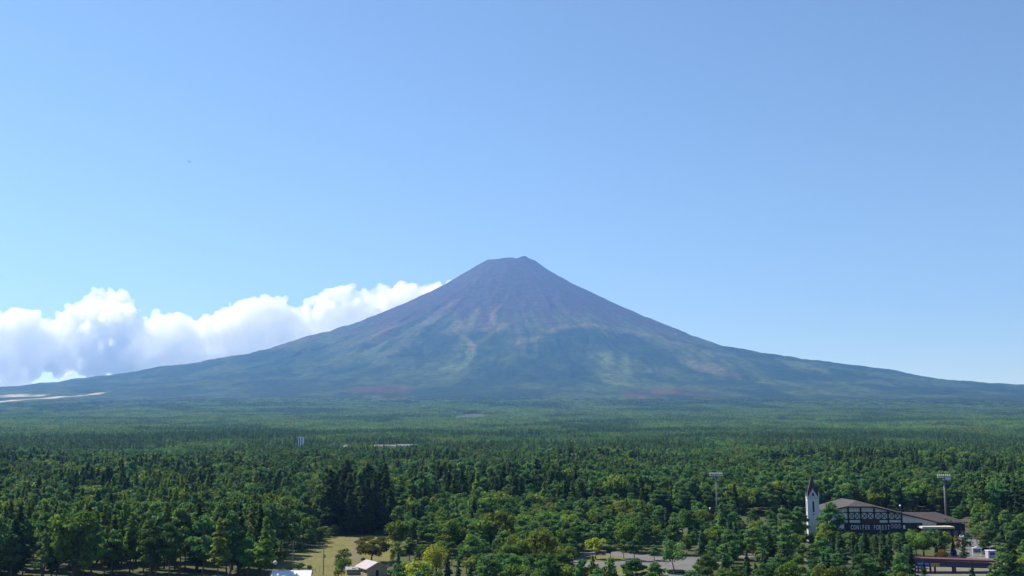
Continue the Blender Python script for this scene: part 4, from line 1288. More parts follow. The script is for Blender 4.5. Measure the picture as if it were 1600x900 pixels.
def bell_tower():
    y = 497.0
    base = W(1271.5, 838, y); gzz = gz(y)
    def zz(py): return W(1271.5, py, y).z - gzz
    o = empty('bell_tower', (base.x, y, gzz), math.radians(-7))
    tag(o, 'slim white bell tower with steep dark spire beside the lodge', 'tower')
    hw = 2.55
    z_c = zz(778.5); z_e = zz(774.5); z_tip = zz(743); z_g = zz(763.5)
    part_box('shaft', 'white_plaster', o, -hw, hw, -hw, hw, -1.0, z_c)
    MB().box(-hw - 0.14, hw + 0.14, -hw - 0.14, hw + 0.14, z_c, z_c + 0.45).build('cornice', 'box_lilac', o)
    part_box('belfry_wall', 'white_plaster', o, -hw - 0.02, hw + 0.02, -hw - 0.02, hw + 0.02, z_c + 0.45, z_e)
    e = hw + 0.12
    b = [(-e, -e, z_e), (e, -e, z_e), (e, e, z_e), (-e, e, z_e), (0, 0, z_tip)]
    sp_ = MB().poly(b, [(0, 1, 4), (1, 2, 4), (2, 3, 4), (3, 0, 4), (3, 2, 1, 0)]).build('spire', 'roof_dark', o)
    MB().tube([(0, 0, z_tip - 0.6), (0, 0, z_tip + 1.5)], [0.09, 0.03], 6).build('finial', 'steel_dark', sp_)
    for k in range(4):
        a = k * math.pi / 2
        g = MB()
        f = e + 0.10; w = 1.9; yb = 1.1
        g.poly([(-w, -f, z_e), (w, -f, z_e), (0, -f, z_g), (-w, -yb, z_e), (w, -yb, z_e), (0, -yb * 0.6, z_g)], [(0, 1, 2), (3, 5, 4), (0, 3, 4, 1), (1, 4, 5, 2), (0, 2, 5, 3)])
        gb = g.build('gable', 'white_plaster', o); gb.rotation_euler.z = a
        r = MB()
        r.slab([(-w - 0.25, -f - 0.2, z_e - 0.25), (0, -f - 0.2, z_g + 0.12), (0, -0.3, z_g + 0.12), (-w - 0.25, -0.3, z_e - 0.25), (w + 0.25, -f - 0.2, z_e - 0.25), (w + 0.25, -0.3, z_e - 0.25)], [(0, 1, 2, 3), (1, 4, 5, 2)], 0.16)
        rb = r.build('gable_roof', 'roof_dark', o); rb.rotation_euler.z = a
        w_ = MB()
        arch = [(-0.42, z_e - 0.1), (0.42, z_e - 0.1), (0.42, z_e + 0.95)] + [(0.42 * math.cos(t), z_e + 0.95 + 0.42 * math.sin(t)) for t in np.linspace(0.3, 2.84, 7)] + [(-0.42, z_e + 0.95)]
        w_.prism(arch, -f - 0.06, -f + 0.05)
        wb = w_.build('louvre_window', 'window_dark', o); wb.rotation_euler.z = a
        for s in (-1, 1):
            if k % 2 == 0:
                MB().tube([(s * hw, -hw if k == 0 else hw, z_e - 0.1), (s * hw, -hw if k == 0 else hw, z_e + 1.9)], [0.22, 0.03], 6).build('pinnacle', 'white_plaster', o)
    z1, z0 = zz(783), zz(799.5)
    for k in range(4):
        wb = MB().box(-0.38, 0.38, -hw - 0.06, -hw + 0.1, z0, z1).build('slit_window', 'window_dark', o); wb.rotation_euler.z = k * math.pi / 2
        q = MB().box(-0.3, 0.3, -hw - 0.05, -hw + 0.1, zz(804), zz(802)).build('vent', 'window_dark', o); q.rotation_euler.z = k * math.pi / 2


bell_tower()


# ------------------------------------------------------------------ timbered lodge
def text_mesh(s, size):
    cu = bpy.data.curves.new('t', 'FONT'); cu.body = s; cu.size = size; cu.extrude = 0.04; cu.align_x = 'CENTER'
    t = bpy.data.objects.new('t', cu); COL.objects.link(t)
    dg = bpy.context.evaluated_depsgraph_get()
    me = bpy.data.meshes.new_from_object(t.evaluated_get(dg))
    bpy.data.objects.remove(t); bpy.data.curves.remove(cu)
    return me


LETTERS = {}


def lettering(s, w, h, mat, parent, at, name='letter'):
    """one mesh per letter, upright in the x-z plane facing -y"""
    n = len(s); step = w / n
    for i, ch in enumerate(s):
        if ch == ' ': continue
        if (ch, mat) not in LETTERS:
            me = text_mesh(ch, 1.0)
            v = np.array([q.co for q in me.vertices])
            x0, x1, y0, y1 = v[:, 0].min(), v[:, 0].max(), v[:, 1].min(), v[:, 1].max()
            for q in me.vertices:
                q.co = (q.co.x - (x0 + x1) / 2, -q.co.z, (q.co.y - y0) / (y1 - y0))
            me.materials.clear(); me.materials.append(MATS[mat])
            LETTERS[(ch, mat)] = me
        me = LETTERS[(ch, mat)]
        o = bpy.data.objects.new(name, me); COL.objects.link(o); o.parent = parent
        o.location = (at[0] - w / 2 + (i + 0.5) * step, at[1], at[2])
        o.scale = (step * 1.2, 1, h)


def lodge():
    y = 505.0
    g0 = gz(y)
    cx = W(1366, 800, y).x
    o = empty('lodge', (cx, y, g0))
    tag(o, 'brown-roofed half-timbered lodge with a long lettered sign on its front', 'building')
    def X(px, yy=0.0): return W(px, 800, y + yy).x - cx
    def Z(py, yy=0.0): return W(1366, py, y + yy).z - g0
    def P(px, py, yy=0.0):
        p = W(px, py, y + yy); return (p.x - cx, yy, p.z - g0)
    # roof: half-hipped front, long right slope
    eL, hL, hR, eR = P(1291, 798, -1.2), P(1322, 791.2, -1.2), P(1367, 791.2, -1.2), P(1468, 816, -1.2)
    top = P(1338, 782, 4.5)
    D = 27.0
    tb = (top[0], D, top[2]); eLb = (eL[0], D, eL[2]); eRb = (eR[0], D, eR[2])
    rf = MB().slab([eL, hL, hR, eR, top, tb, eLb, eRb], [(1, 2, 4), (0, 1, 4, 5, 6), (2, 3, 7, 5, 4)], 0.45).build('roof', 'roof_brown', o)
    MB().bar(Vector(hL) + Vector((0, -0.12, -0.32)), Vector(hR) + Vector((0, -0.12, -0.32)), 0.5, 0.25).build('fascia', 'timber_red', rf)
    MB().bar(Vector(hR) + Vector((0, -0.12, -0.34)), Vector(eR) + Vector((0, -0.12, -0.34)), 0.55, 0.25).build('fascia', 'timber_red', rf)
    MB().bar(Vector(hL) + Vector((0, -0.12, -0.34)), Vector(eL) + Vector((0, -0.12, -0.34)), 0.55, 0.25).build('fascia', 'timber_red', rf)
    # front wall under the roof line
    out = [(X(1295), -0.8), (X(1462), -0.8), (X(1462), Z(817)), (X(1368), Z(793.2)), (X(1321), Z(793.2)), (X(1295), Z(799.6))]
    MB().prism(out, 0.0, 0.4).build('wall', 'white_plaster', o)
    MB().box(X(1295), X(1295) + 0.4, 0.4, D - 1, -0.8, Z(799.8)).build('wall', 'white_plaster', o)
    MB().box(X(1462) - 0.4, X(1462), 0.4, D - 1, -0.8, Z(817.5)).build('wall', 'white_plaster', o)
    part_box('lower_wall', 'timber_dark', o, X(1318), X(1440), -0.16, -0.01, -0.8, Z(816.8))
    posts = (1325, 1344.5, 1365.5, 1387, 1408)
    for px in posts:
        zt = Z(793.5) if px < 1368 else Z(793.5) - (X(px) - X(1368)) * (Z(793.2) - Z(817)) / (X(1462) - X(1368))
        part_box('post', 'timber_dark', o, X(px) - 0.38, X(px) + 0.38, -0.34, -0.17, -0.8, zt)
    for py, hgt in ((800.6, 0.42), (811.6, 0.5)):
        part_box('beam', 'timber_dark', o, X(1318), X(1409), -0.30, -0.005, Z(py) - hgt / 2, Z(py) + hgt / 2)
    part_box('balcony_rail', 'timber_red', o, X(1346), X(1373), -0.62, -0.31, Z(818), Z(812))
    part_box('balcony_rail', 'timber_red', o, X(1388), X(1409), -0.42, -0.31, Z(817.3), Z(816.2))
    za, zb = Z(810.9), Z(801.5)
    for a, b in zip(posts[:-1], posts[1:]):
        for k in range(2):
            x0 = X(a) + 0.38 + (X(b) - X(a) - 0.76) * k / 2; x1 = x0 + (X(b) - X(a) - 0.76) / 2
            MB().bar((x0 + 0.15, -0.11, za), (x1 - 0.15, -0.11, zb), 0.30, 0.10).build('brace', 'timber_dark', o)
            MB().bar((x0 + 0.15, -0.09, zb), (x1 - 0.15, -0.09, za), 0.30, 0.10).build('brace', 'timber_dark', o)
            if k: part_box('stud', 'timber_dark', o, x0 - 0.16, x0 + 0.16, -0.22, -0.02, za, zb)
    # white band of windows under the balcony beam, lower cross braces
    for a, b in ((1326.5, 1343.5), (1374, 1386)):
        part_box('window_band', 'white_plaster', o, X(a), X(b), -0.30, -0.165, Z(816), Z(813.4))
    part_box('brace_panel', 'concrete', o, X(1390), X(1406.8), -0.22, -0.165, Z(825.5), Z(818.5))
    z0, z1 = Z(825.2), Z(818.8)
    for k in range(3):
        x0 = X(1390) + (X(1406.8) - X(1390)) * k / 3; x1 = X(1390) + (X(1406.8) - X(1390)) * (k + 1) / 3
        MB().bar((x0, -0.28, z0), (x1, -0.28, z1), 0.26, 0.08).build('brace', 'timber_dark', o)
        MB().bar((x0, -0.26, z1), (x1, -0.26, z0), 0.26, 0.08).build('brace', 'timber_dark', o)
    sg = part_box('sign_board', 'sign_navy', o, X(1325.5), X(1389.5), -0.85, -0.4, Z(829.6), Z(818.6))
    lettering('CONIFER FOREST', X(1388.5) - X(1327), Z(820.3) - Z(827.2), 'sign_letter', sg, ((X(1388.5) + X(1327)) / 2, -0.93, Z(827.2)))
    lp = MB().tube([(X(1411), -0.5, Z(826)), (X(1411), -0.5, Z(820.5))], [0.45, 0.45], 8).build('wall_lamp', 'lamp_white', o)
    # right wing with hipped roof
    yf, yr, yb = 9.0, 17.0, 25.0
    a, b = P(1402, 816.2, yf), P(1513, 815.6, yf); r0, r1 = P(1402, 800, yr), P(1462, 800, yr)
    ab, bb = (a[0], yb, a[2]), (b[0], yb, b[2])
    b = (b[0], yf, a[2]); bb = (bb[0], yb, a[2]); r1 = (r1[0], yr, r0[2])
    MB().slab([a, b, bb, ab, r0, r1], [(0, 1, 5, 4), (1, 2, 5), (2, 3, 4, 5)], 0.4).build('wing_roof', 'roof_brown', o)
    MB().box(X(1464, yf), b[0] - 1.2, yf + 1.2, yb - 1.2, -0.8, a[2] - 0.3).build('wing_wall', 'timber_dark', o)
    for k in range(4):
        xx = X(1466, yf) + k * 3.4
        part_box('wing_window', 'window_blue', o, xx, xx + 2.2, yf + 1.12, yf + 1.25, 1.0, 2.9)
    # low flat canopy in front of the wing
    cz = Z(822.5, -6)
    cn = part_box('canopy', 'cream_plaster', o, X(1438, -6), X(1488, -6), -7.5, -1.5, cz - 0.8, cz)
    for k in range(4):
        xx = X(1440, -6) + k * (X(1486, -6) - X(1440, -6)) / 3
        part_box('canopy_post', 'timber_dark', cn, xx - 0.15, xx + 0.15, -7.2, -6.9, -0.5, cz - 0.8)


lodge()


# ------------------------------------------------------------------ floodlight masts
def floodlight(px, d, pytop, rows, radius, mat, label):
    y = d
    p = W(px, 800, y); g = gz(y)
    h = W(px, pytop, y).z - g
    o = empty('floodlight_mast', (p.x, y, g)); tag(o, label, 'floodlight', 'floodlight masts beside the arena')
    MB().tube([(0, 0, -0.5), (0, 0, h * 0.5), (0, 0, h - 0.5)], [radius, radius * 0.85, radius * 0.7], 10).build('pole', mat, o, True)
    wpx = 21 * y / F
    fr = MB()
    for k in range(rows):
        z = h - 0.35 - 0.95 * k
        fr.box(-wpx / 2, wpx / 2, -0.12, 0.12, z - 0.5, z - 0.38)
    for s in (-0.4, 0, 0.4):
        fr.box(s * wpx - 0.08, s * wpx + 0.08, 0.14, 0.28, h - 0.95 * rows - 0.2, h)
    fr.build('lamp_frame', 'steel_dark', o)
    MB().box(-wpx / 2 * 0.7, wpx / 2 * 0.7, -0.5, 0.9, h - 0.95 * rows - 0.35, h - 0.95 * rows - 0.22).build('platform', 'steel_dark', o)
    lamp = MB()
    lamp.tube([(0, 0.35, 0.05), (0, 0.05, 0.0), (0, -0.25, -0.1)], [0.18, 0.38, 0.42], 10)
    lm = None
    for k in range(rows):
        n = 7
        for i in range(n):
            if rows == 3 and k == 2 and i < 3: continue
            if lm is None:
                q = lamp.build('lamp', 'lamp_white', o, True); lm = q.data
            else:
                q = bpy.data.objects.new('lamp', lm); COL.objects.link(q); q.parent = o
            q.location = (-wpx / 2 + (i + 0.5) * wpx / n, 0, h - 0.35 - 0.95 * k)


floodlight(1120.5, 570, 738.6, 2, 0.46, 'concrete_pole', 'slim floodlight mast with two rows of lamps, left of the bell tower')
floodlight(1478, 560, 741.5, 3, 0.56, 'concrete_pole', 'thick grey floodlight mast rising behind the right wing of the lodge')


def lamp_post(px, d, pytop, label, ball=False):
    p = W(px, 800, d); g = gz(d); h = W(px, pytop, d).z - g
    o = empty('lamp_post', (p.x, d, g)); tag(o, label, 'lamp post')
    MB().tube([(0, 0, -0.3), (0, 0, h)], [0.12, 0.07], 8).build('pole', 'steel_dark' if not ball else 'concrete_pole', o)
    if ball:
        b = MB(); r = 0.5
        b.tube([(0, 0, h + r * (1 - math.cos(t)) - 0.05) for t in np.linspace(0.05, 3.09, 9)], [r * math.sin(t) + 0.01 for t in np.linspace(0.05, 3.09, 9)], 10)
        b.build('globe', 'lamp_white', o, True)
    else:
        MB().bar((0, 0, h), (1.0, 0, h + 0.15), 0.1).build('arm', 'steel_dark', o)
        MB().box(0.7, 1.4, -0.15, 0.15, h + 0.05, h + 0.22).build('lamp_head', 'lamp_white', o)


lamp_post(1407, 590, 791.5, 'white globe lamp behind the ridge of the lodge', True)
lamp_post(1500.5, 500, 818, 'dark street lamp at the end of the lodge wing')
lamp_post(1288, 555, 770, 'thin pole standing behind the bell tower')
lamp_post(1109.5, 560, 796, 'white globe lamp at the arena below the left mast', True)


# ------------------------------------------------------------------ gate, boards and boxes at the lower right
def gate():
    y = 398.0; g0 = gz(y); cx = W(1492, 880, y).x
    o = empty('entrance_gate', (cx, y, g0)); tag(o, 'long red-topped entrance gate with navy fascia and blue sign', 'gate')
    def X(px): return W(px, 880, y).x - cx
    def Z(py): return W(1492, py, y).z - g0
    MB().slab([(X(1427), -0.6, Z(871.5)), (X(1557), -0.6, Z(876)), (X(1557), 6, Z(876)), (X(1427), 6, Z(871.5))], [(0, 1, 2, 3)], 0.7).build('roof', 'gate_red', o)
    MB().prism([(X(1429), Z(884.5)), (X(1545), Z(888)), (X(1545), Z(879.2)), (X(1429), Z(875))], -0.25, 0.1).build('fascia', 'gate_purple', o)
    part_box('end_panel', 'gate_red', o, X(1545.2), X(1555), -0.3, 0.1, Z(889), Z(880))
    sb = part_box('sign', 'sign_blue', o, X(1432), X(1451), -0.42, -0.26, Z(885.5), Z(877.6))
    w = MB()     # white handwriting-like line
    pts = []
    for i in range(40):
        t = i / 39
        pts.append((X(1433) + (X(1450) - X(1433)) * t, -0.48, Z(880.3) + 0.16 * math.sin(t * 55) + 0.1 * math.sin(t * 23) - 0.15 * t))
    w.tube(pts, [0.07] * 40, 5).build('script_line', 'sign_letter', sb)
    yb = part_box('sign', 'sign_yellow', o, X(1453.5), X(1467.5), -0.42, -0.26, Z(884.5), Z(880))
    for s in range(5):
        part_box('sign_mark', 'sign_navy', yb, X(1455) + s * 0.6, X(1455) + s * 0.6 + 0.28, -0.46, -0.43, Z(883.5), Z(881.2))
    for px in (1435.5, 1440.5, 1454.5, 1461.5, 1489.5, 1493, 1520, 1548):
        part_box('post', 'gate_red', o, X(px) - 0.28, X(px) + 0.28, 0.4, 0.96, -0.5, Z(880))


gate()


def notice_board():
    p = G(1527, 869)
    o = empty('notice_board', p); tag(o, 'white framed notice board with small gabled top on two legs', 'sign')
    s = p.y / F
    w = 6.2 * s; h = 12.5 * s
    for x in (-w, w): MB().box(x - 0.12, x + 0.12, -0.12, 0.12, -0.3, h).build('leg', 'lamp_white', o)
    MB().box(-w + 0.13, w - 0.13, -0.06, 0.06, h * 0.32, h * 0.92).build('panel', 'window_blue', o)
    MB().box(-w + 0.13, w - 0.13, -0.1, -0.062, h * 0.27, h * 0.42).build('board_rail', 'lamp_white', o)
    MB().box(-w + 0.13, w - 0.13, -0.12, -0.062, h * 0.86, h * 0.96).build('board_rail', 'lamp_white', o)
    MB().slab([(-w - 0.35, -0.4, h - 0.05), (0, -0.4, h + 0.45), (0, 0.4, h + 0.45), (-w - 0.35, 0.4, h - 0.05), (w + 0.35, -0.4, h - 0.05), (w + 0.35, 0.4, h - 0.05)], [(0, 1, 2, 3), (1, 4, 5, 2)], 0.14).build('roof', 'lamp_white', o)


notice_board()


def kiosk():
    p = G(1548.5, 872)
    o = empty('ticket_booth', p, 0.1); tag(o, 'pale lilac box-shaped booth right of the notice board', 'booth')
    s = p.y / F; w = 6.5 * s; h = 11 * s
    MB().box(-w, w, -w * 0.7, w * 0.7, -0.3, h).build('body', 'box_lilac', o)
    MB().box(-w - 0.15, w + 0.15, -w * 0.7 - 0.15, w * 0.7 + 0.15, h, h + 0.2).build('roof', 'lamp_white', o)
    MB().box(-w * 0.6, w * 0.6, -w * 0.7 - 0.04, -w * 0.7 + 0.02, h * 0.45, h * 0.8).build('window', 'window_blue', o)


kiosk()


def hedge():
    p = G(1056, 897)
    o = empty('clipped_hedge', p); tag(o, 'dark clipped hedge ring under the large round tree', 'hedge')
    n = 1500; s = p.y / F; R = 12.5 * s
    rng = np.random.default_rng(3)
    a = rng.uniform(0, 6.28, n); rr = R * np.sqrt(rng.uniform(0, 1, n)); z = np.where(rng.uniform(0, 1, n) < 0.5, 1.25, rng.uniform(0.05, 1.25, n))
    rr = np.where(z < 1.2, R, rr)
    c = np.stack([rr * np.cos(a), rr * np.sin(a) * 0.8, z + rng.normal(0, 0.05, n)], 1)
    nr = np.where((z < 1.2)[:, None], np.stack([np.cos(a), np.sin(a), 0 * a], 1), np.array([[0, 0, 1.0]]))
    v, f = tufts(c, nr, 0.26, rng, 0.6)
    me = mesh_np('foliage', v, f, 'spruce_needles'); set_tint(me, rng.uniform(0, 1, n))
    q = bpy.data.objects.new('foliage', me); COL.objects.link(q); q.parent = o
    k = MB(); k.tube([(0, 0, -0.2), (0, 0, 0.15)], [R + 0.5, R + 0.5], 28).build('kerb', 'concrete', o).scale = (1, 0.8, 1)


hedge()


# ------------------------------------------------------------------ arena frame and fence
def arena_frame():
    y = 545.0; g = gz(y); cx = W(1096, 800, y).x
    o = empty('stage_frame', (cx, y, g)); tag(o, 'brown wooden portal frame with dark screen at the arena edge', 'frame')
    def X(px): return W(px, 800, y).x - cx
    def Z(py): return W(1096, py, y).z - g
    MB().box(X(1082), X(1094), -0.3, 0.3, Z(799.6), Z(798)).build('lintel', 'wood_frame', o)
    for px in (1082.5, 1093.3): MB().box(X(px) - 0.3, X(px) + 0.3, -0.3, 0.3, -0.3, Z(799.6)).build('post', 'wood_frame', o)
    MB().box(X(1094.5), X(1110), 0.2, 0.6, Z(810), Z(798.5)).build('screen', 'fence_brown', o)
    MB().box(X(1091.5), X(1105), -2, 0.1, -0.3, Z(810.6)).build('step', 'concrete', o)


arena_frame()


# ------------------------------------------------------------------ houses at the left
def house(name, px, py, w, d, hw, hr, rot, wall, roof, label, chimney=False, windows=3):
    p = G(px, py)
    o = empty(name, p, math.radians(rot)); tag(o, label, 'house')
    MB().prism([(-w / 2, -0.5), (w / 2, -0.5), (w / 2, hw), (-w / 2, hw)], -d / 2, d / 2).build('wall', wall, o)
    for s in (-1, 1):
        MB().poly([(s * w / 2, -d / 2, hw), (s * w / 2, d / 2, hw), (s * w / 2, 0, hw + hr * 0.94), (s * (w / 2 - 0.2), -d / 2, hw), (s * (w / 2 - 0.2), d / 2, hw), (s * (w / 2 - 0.2), 0, hw + hr * 0.94)],
                  [(0, 1, 2), (3, 5, 4), (0, 2, 5, 3), (1, 4, 5, 2), (0, 3, 4, 1)]).build('gable', wall, o)
    e = 0.6; ez = hw - e * hr / (d / 2)
    v = [(-w / 2 - e, -d / 2 - e, ez), (w / 2 + e, -d / 2 - e, ez), (w / 2 + e, 0, hw + hr), (-w / 2 - e, 0, hw + hr), (w / 2 + e, d / 2 + e, ez), (-w / 2 - e, d / 2 + e, ez)]
    rf = MB().slab([(x, yy, z + 0.12) for x, yy, z in v], [(0, 1, 2, 3), (3, 2, 4, 5)], 0.18).build('roof', roof, o)
    for i in range(int(w / 0.9) + 1):
        x = -w / 2 - e + 0.1 + i * (w + 2 * e - 0.2) / int(w / 0.9)
        for s in (-1, 1):
            MB().bar((x, s * (d / 2 + e), ez + 0.15), (x, 0, hw + hr + 0.15), 0.05, 0.06).build('seam', roof, rf)
    for s in (-1, 1):
        for k in range(windows):
            x = -w / 2 + (k + 0.5) * w / windows
            wn_ = MB().box(x - 0.7, x + 0.7, s * d / 2 - 0.04, s * d / 2 + 0.04, 1.0, 2.2).build('window', 'window_blue', o)
            MB().box(x - 0.8, x + 0.8, s * d / 2 - 0.07, s * d / 2 + 0.07, 0.86, 0.99).build('sill', 'lamp_white', wn_)
    MB().box(w / 2 - 0.03, w / 2 + 0.05, -0.5, 0.5, 0, 2.1).build('door', 'timber_dark', o)
    if chimney: MB().box(w * 0.2, w * 0.2 + 0.7, 0.6, 1.3, hw + hr * 0.3, hw + hr + 0.9).build('chimney', 'concrete', rf)
    return o


house('house', 581, 898, 10.5, 7.5, 2.8, 1.9, -62, 'tan_siding', 'roof_pink', 'tan-walled house with pale pinkish gabled roof at the field edge')
house('house', 456, 912, 12.0, 7.0, 2.7, 1.5, 4, 'cream_plaster', 'roof_white', 'low building with bright white roof at the bottom of the field')
house('house', 484, 803, 11.0, 9.0, 3.4, 2.6, -25, 'cream_plaster', 'roof_gray', 'grey-roofed house half hidden among the trees behind the field', True)
house('shed', 553, 897, 5.0, 3.2, 1.9, 0.6, 8, 'tan_siding', 'roof_gray', 'small shed between the dark tree and the tan house', False, 1)
house('house', 492, 801, 7.0, 6.0, 3.0, 2.0, 40, 'cream_plaster', 'roof_brown', 'small brown-roofed house right behind the grey-roofed one', False, 2)


def utility_pole(px, py, pytop, label, transformer):
    p = G(px, py); h = height_for(p, pytop)
    o = empty('utility_pole', p); tag(o, label, 'utility pole', 'utility poles at the edge of the field')
    MB().tube([(0, 0, -0.3), (0, 0, h)], [0.2, 0.13], 8).build('pole', 'concrete_pole', o)
    for k, z in enumerate((h - 0.4, h - 1.3)):
        MB().box(-0.95, 0.95, -0.06, 0.06, z - 0.06, z + 0.06).build('crossarm', 'steel_dark', o)
        for x in (-0.85, 0, 0.85):
            MB().tube([(x, -0.1, z + 0.06), (x, -0.1, z + 0.26)], [0.07, 0.05], 6).build('insulator', 'lamp_white', o)
    if transformer:
        MB().tube([(0.42, 0, h - 4.6), (0.42, 0, h - 3.4)], [0.32, 0.32], 8).build('transformer', 'concrete', o)
    return p, h


p1, h1 = utility_pole(505, 899, 851, 'tall grey utility pole with transformer in the middle of the field edge', True)
p2, h2 = utility_pole(457.5, 889, 845, 'utility pole at the left of the field near the tree shadow', False)
for k, dx in enumerate((-0.85, 0.85)):
    a = Vector((p1.x + dx, p1.y, p1.z + h1 - 0.1)); b = Vector((p2.x + dx, p2.y, p2.z + h2 - 0.1))
    pts = [a.lerp(b, t) - Vector((0, 0, 1.0 * 4 * t * (1 - t) * 0.6)) for t in np.linspace(0, 1, 14)]
    w = MB().tube(pts, [0.018] * 14, 4).build('power_line', 'wire_black', None)
    tag(w, 'thin sagging wire strung between the two utility poles', 'wire', 'wires between the utility poles')
for i in range(11):
    px = 474 + i * 6.4
    p = G(px, 897 - 0.9 * i)
    o = MB().box(-0.06, 0.06, -0.06, 0.06, -0.2, 1.5 + 0.4 * (i % 3)).build('fence_post', 'concrete', None)
    o.location = p
    tag(o, 'slender fence post in the row below the tall utility pole', 'fence post', 'fence posts along the bottom of the field')


def dome():
    p = G(430, 889)
    o = empty('satellite_dish', p); tag(o, 'small white satellite dish on a post by the white-roofed building', 'dish')
    b = MB()
    n = 6
    b.tube([(0, -0.1 - 0.35 * (1 - (k / n) ** 2), 2.2 + 0.0 * k) for k in range(n, -1, -1)], [0.02 + 0.75 * k / n for k in range(n, -1, -1)], 12)
    b.build('dish', 'lamp_white', o, True)
    MB().tube([(0, 0, -0.2), (0, 0, 2.2)], [0.06, 0.06], 6).build('post', 'steel_dark', o)


dome()


# ------------------------------------------------------------------ parked cars
def car(px, py, rot, paint, label):
    p = G(px, py)
    o = empty('car', p, math.radians(rot)); tag(o, label, 'car', 'parked cars')
    prof = [(-2.1, 0.35), (2.1, 0.35), (2.15, 0.7), (2.0, 0.95), (1.15, 1.05), (0.55, 1.5), (-1.2, 1.55), (-1.9, 1.1), (-2.15, 1.0)]
    MB().prism(prof, -0.84, 0.84).build('body', paint, o)
    for s in (-1, 1):
        y0 = s * 0.845
        MB().prism([(-1.65, 1.1), (0.95, 1.1), (0.5, 1.44), (-1.15, 1.48)], min(y0, y0 + 0.02 * s), max(y0, y0 + 0.02 * s)).build('side_window', 'window_dark', o)
        for x in (-1.3, 1.35):
            tt = MB().tube([(x, s * 0.66, 0.33), (x, s * 0.88, 0.33)], [0.33, 0.33], 12).build('wheel', 'tyre', o)
            MB().tube([(x, s * 0.87, 0.33), (x, s * 0.895, 0.33)], [0.2, 0.18], 10).build('rim', 'car_silver', tt)
        MB().box(2.10, 2.17, s * 0.62 - 0.18, s * 0.62 + 0.18, 0.68, 0.82).build('headlight', 'lamp_white', o)
        MB().box(-2.17, -2.08, s * 0.62 - 0.16, s * 0.62 + 0.16, 0.75, 0.98).build('tail_light', 'light_red', o)
    MB().poly([(1.17, -0.72, 1.07), (1.17, 0.72, 1.07), (0.60, 0.66, 1.49), (0.60, -0.66, 1.49)], [(0, 1, 2, 3)]).build('windscreen', 'window_dark', o)
    MB().poly([(-1.92, -0.72, 1.13), (-1.25, -0.66, 1.54), (-1.25, 0.66, 1.54), (-1.92, 0.72, 1.13)], [(0, 1, 2, 3)]).build('rear_window', 'window_dark', o)


car(1503, 841.5, 62, 'car_white', 'white car nearest the end of the lodge canopy')
car(1513, 838, 62, 'car_white', 'white car in the middle of the lodge car park')
car(1524, 842, 60, 'car_silver', 'silver car in the lodge car park')
car(1569, 848, 20, 'car_white', 'white car under the conifer at the right')
car(1580, 848.5, 15, 'car_white', 'white car furthest right near the picture edge')
car(1049, 831, 50, 'car_white', 'white car in the gravel yard between the pines')
car(1056, 827, 48, 'car_silver', 'silver car in the gravel yard between the pines')
car(938, 867, 12, 'car_dark', 'dark car parked behind the yellow-green tree')
car(1540, 861, 5, 'car_dark', 'dark car on the access road behind the notice board')
car(1553, 861, 5, 'car_dark', 'dark car on the access road above the lilac booth')


# ------------------------------------------------------------------ far buildings in the forest
def far_tower():
    y = 1480.0; p = W(470.5, 690, y); g = float(terrain_z(p.x, y))
    h = W(470, 681.5, y).z - g
    o = empty('water_tower', (p.x, y, g)); tag(o, 'pale grey square tower rising above the distant forest', 'tower')
    MB().box(-3.4, 3.4, -3.4, 3.4, -1, h - 1.2).build('wall', 'lamp_white', o)
    MB().box(-3.9, 3.9, -3.9, 3.9, h - 1.2, h).build('roof', 'roof_gray', o)
    for x in (-1.6, 1.6): MB().box(x - 0.7, x + 0.7, -3.46, -3.38, h * 0.45, h - 2.4).build('window', 'window_dark', o)


far_tower()


def long_block(px0, px1, py, y, depth, label, roof='roof_dim', wall='concrete'):
    a = W(px0, py, y); b = W(px1, py, y); cx = (a.x + b.x) / 2; g = float(terrain_z(cx, y)); h = max(a.z - g, 5.0); w = (b.x - a.x)
    o = empty('long_building', (cx, y, g)); tag(o, label, 'building')
    MB().box(-w / 2, w / 2, 0, depth, -1, h - 1.2).build('wall', wall, o)
    MB().slab([(-w / 2 - 0.6, -0.6, h - 1.2), (w / 2 + 0.6, -0.6, h - 1.2), (w / 2 + 0.6, depth / 2, h + 1.4), (-w / 2 - 0.6, depth / 2, h + 1.4), (w / 2 + 0.6, depth + 0.6, h - 1.2), (-w / 2 - 0.6, depth + 0.6, h - 1.2)], [(0, 1, 2, 3), (3, 2, 4, 5)], 0.3).build('roof', roof, o)
    n = max(3, int(w / 5))
    for k in range(n):
        x = -w / 2 + (k + 0.5) * w / n
        MB().box(x - 1.2, x + 1.2, -0.05, 0.02, h - 4, h - 2).build('window', 'window_dark', o)


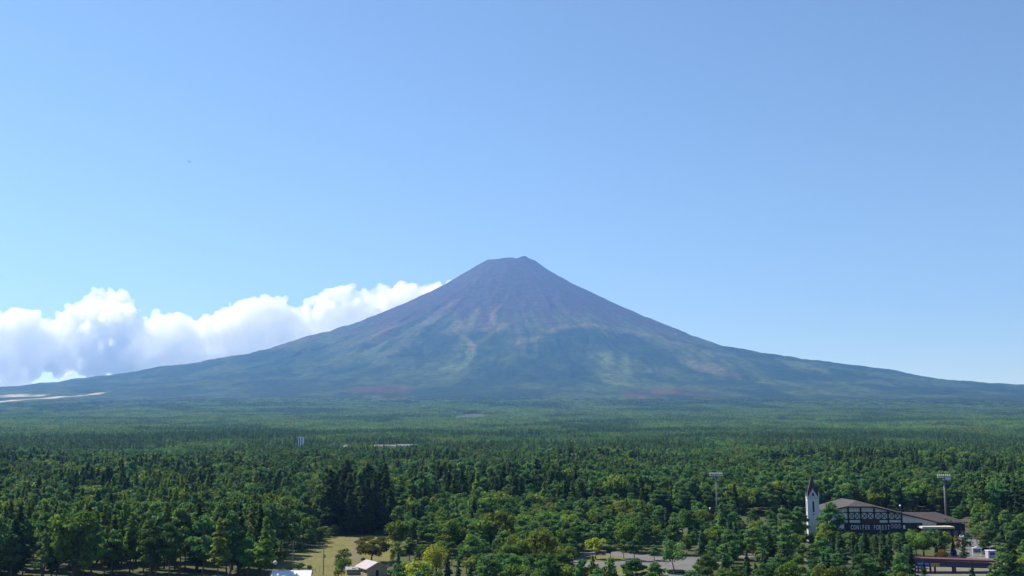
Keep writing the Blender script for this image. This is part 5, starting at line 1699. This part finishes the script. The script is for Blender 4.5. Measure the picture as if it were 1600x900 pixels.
long_block(585, 618, 696.2, 1580, 12, 'long pale roofed building left in the distant forest clearing')
long_block(621, 652, 695.4, 1600, 12, 'long pale roofed building right in the distant forest clearing')
long_block(537, 545, 697, 1490, 9, 'small pale roofed building right of the distant tower')
long_block(777, 798, 652.6, 4900, 30, 'pale warehouse far off at the foot of the mountain', 'roof_gray', 'concrete')


# ------------------------------------------------------------------ bird
def bird(px, py, d, span, label):
    p = W(px, py, d)
    o = empty('bird', p, 0.6); tag(o, label, 'bird', 'birds in the sky')
    MB().tube([(0, -0.5, 0), (0, -0.38, 0.02), (0, -0.1, 0), (0, 0.25, 0), (0, 0.5, 0.02), (0, 0.75, 0.03)], [0.02, 0.08, 0.14, 0.12, 0.05, 0.09], 8).build('body', 'feathers', o, True)
    for s in (-1, 1):
        MB().slab([(0, -0.15, 0.05), (s * span * 0.25, -0.28, 0.3), (s * span * 0.5, 0.05, 0.42), (s * span * 0.25, 0.12, 0.3), (0, 0.25, 0.05)], [(0, 1, 3, 4), (1, 2, 3)], 0.03).build('wing', 'feathers', o)


bird(296, 253, 420, 1.6, 'tiny dark bird high in the sky at the left')


# ------------------------------------------------------------------ air
def make_haze():
    mb = MB().box(-20300, 20300, -20300, 20400, float(min(gv[:, 2].min(), mv[:, 2].min())) - 2.0, float(mv[:, 2].max()) + 15.0)
    me = bpy.data.meshes.new('haze'); me.from_pydata(mb.v, [], mb.f); me.update()
    m, N, L = new_mat('haze_air')
    out = N.new('ShaderNodeOutputMaterial'); pv = N.new('ShaderNodeVolumePrincipled')
    pv.inputs['Color'].default_value = (0.19, 0.44, 0.96, 1)
    pv.inputs['Absorption Color'].default_value = (0.2, 0.2, 0.2, 1)
    pv.inputs['Density'].default_value = 3.8e-5
    pv.inputs['Anisotropy'].default_value = 0.3
    pv.inputs['Density Attribute'].default_value = ''
    L.new(pv.outputs[0], out.inputs['Volume'])
    me.materials.append(m)
    o = bpy.data.objects.new('haze', me); COL.objects.link(o)
    tag(o, 'thin blue haze filling the air before the mountain', 'haze', kind='stuff')


make_haze()
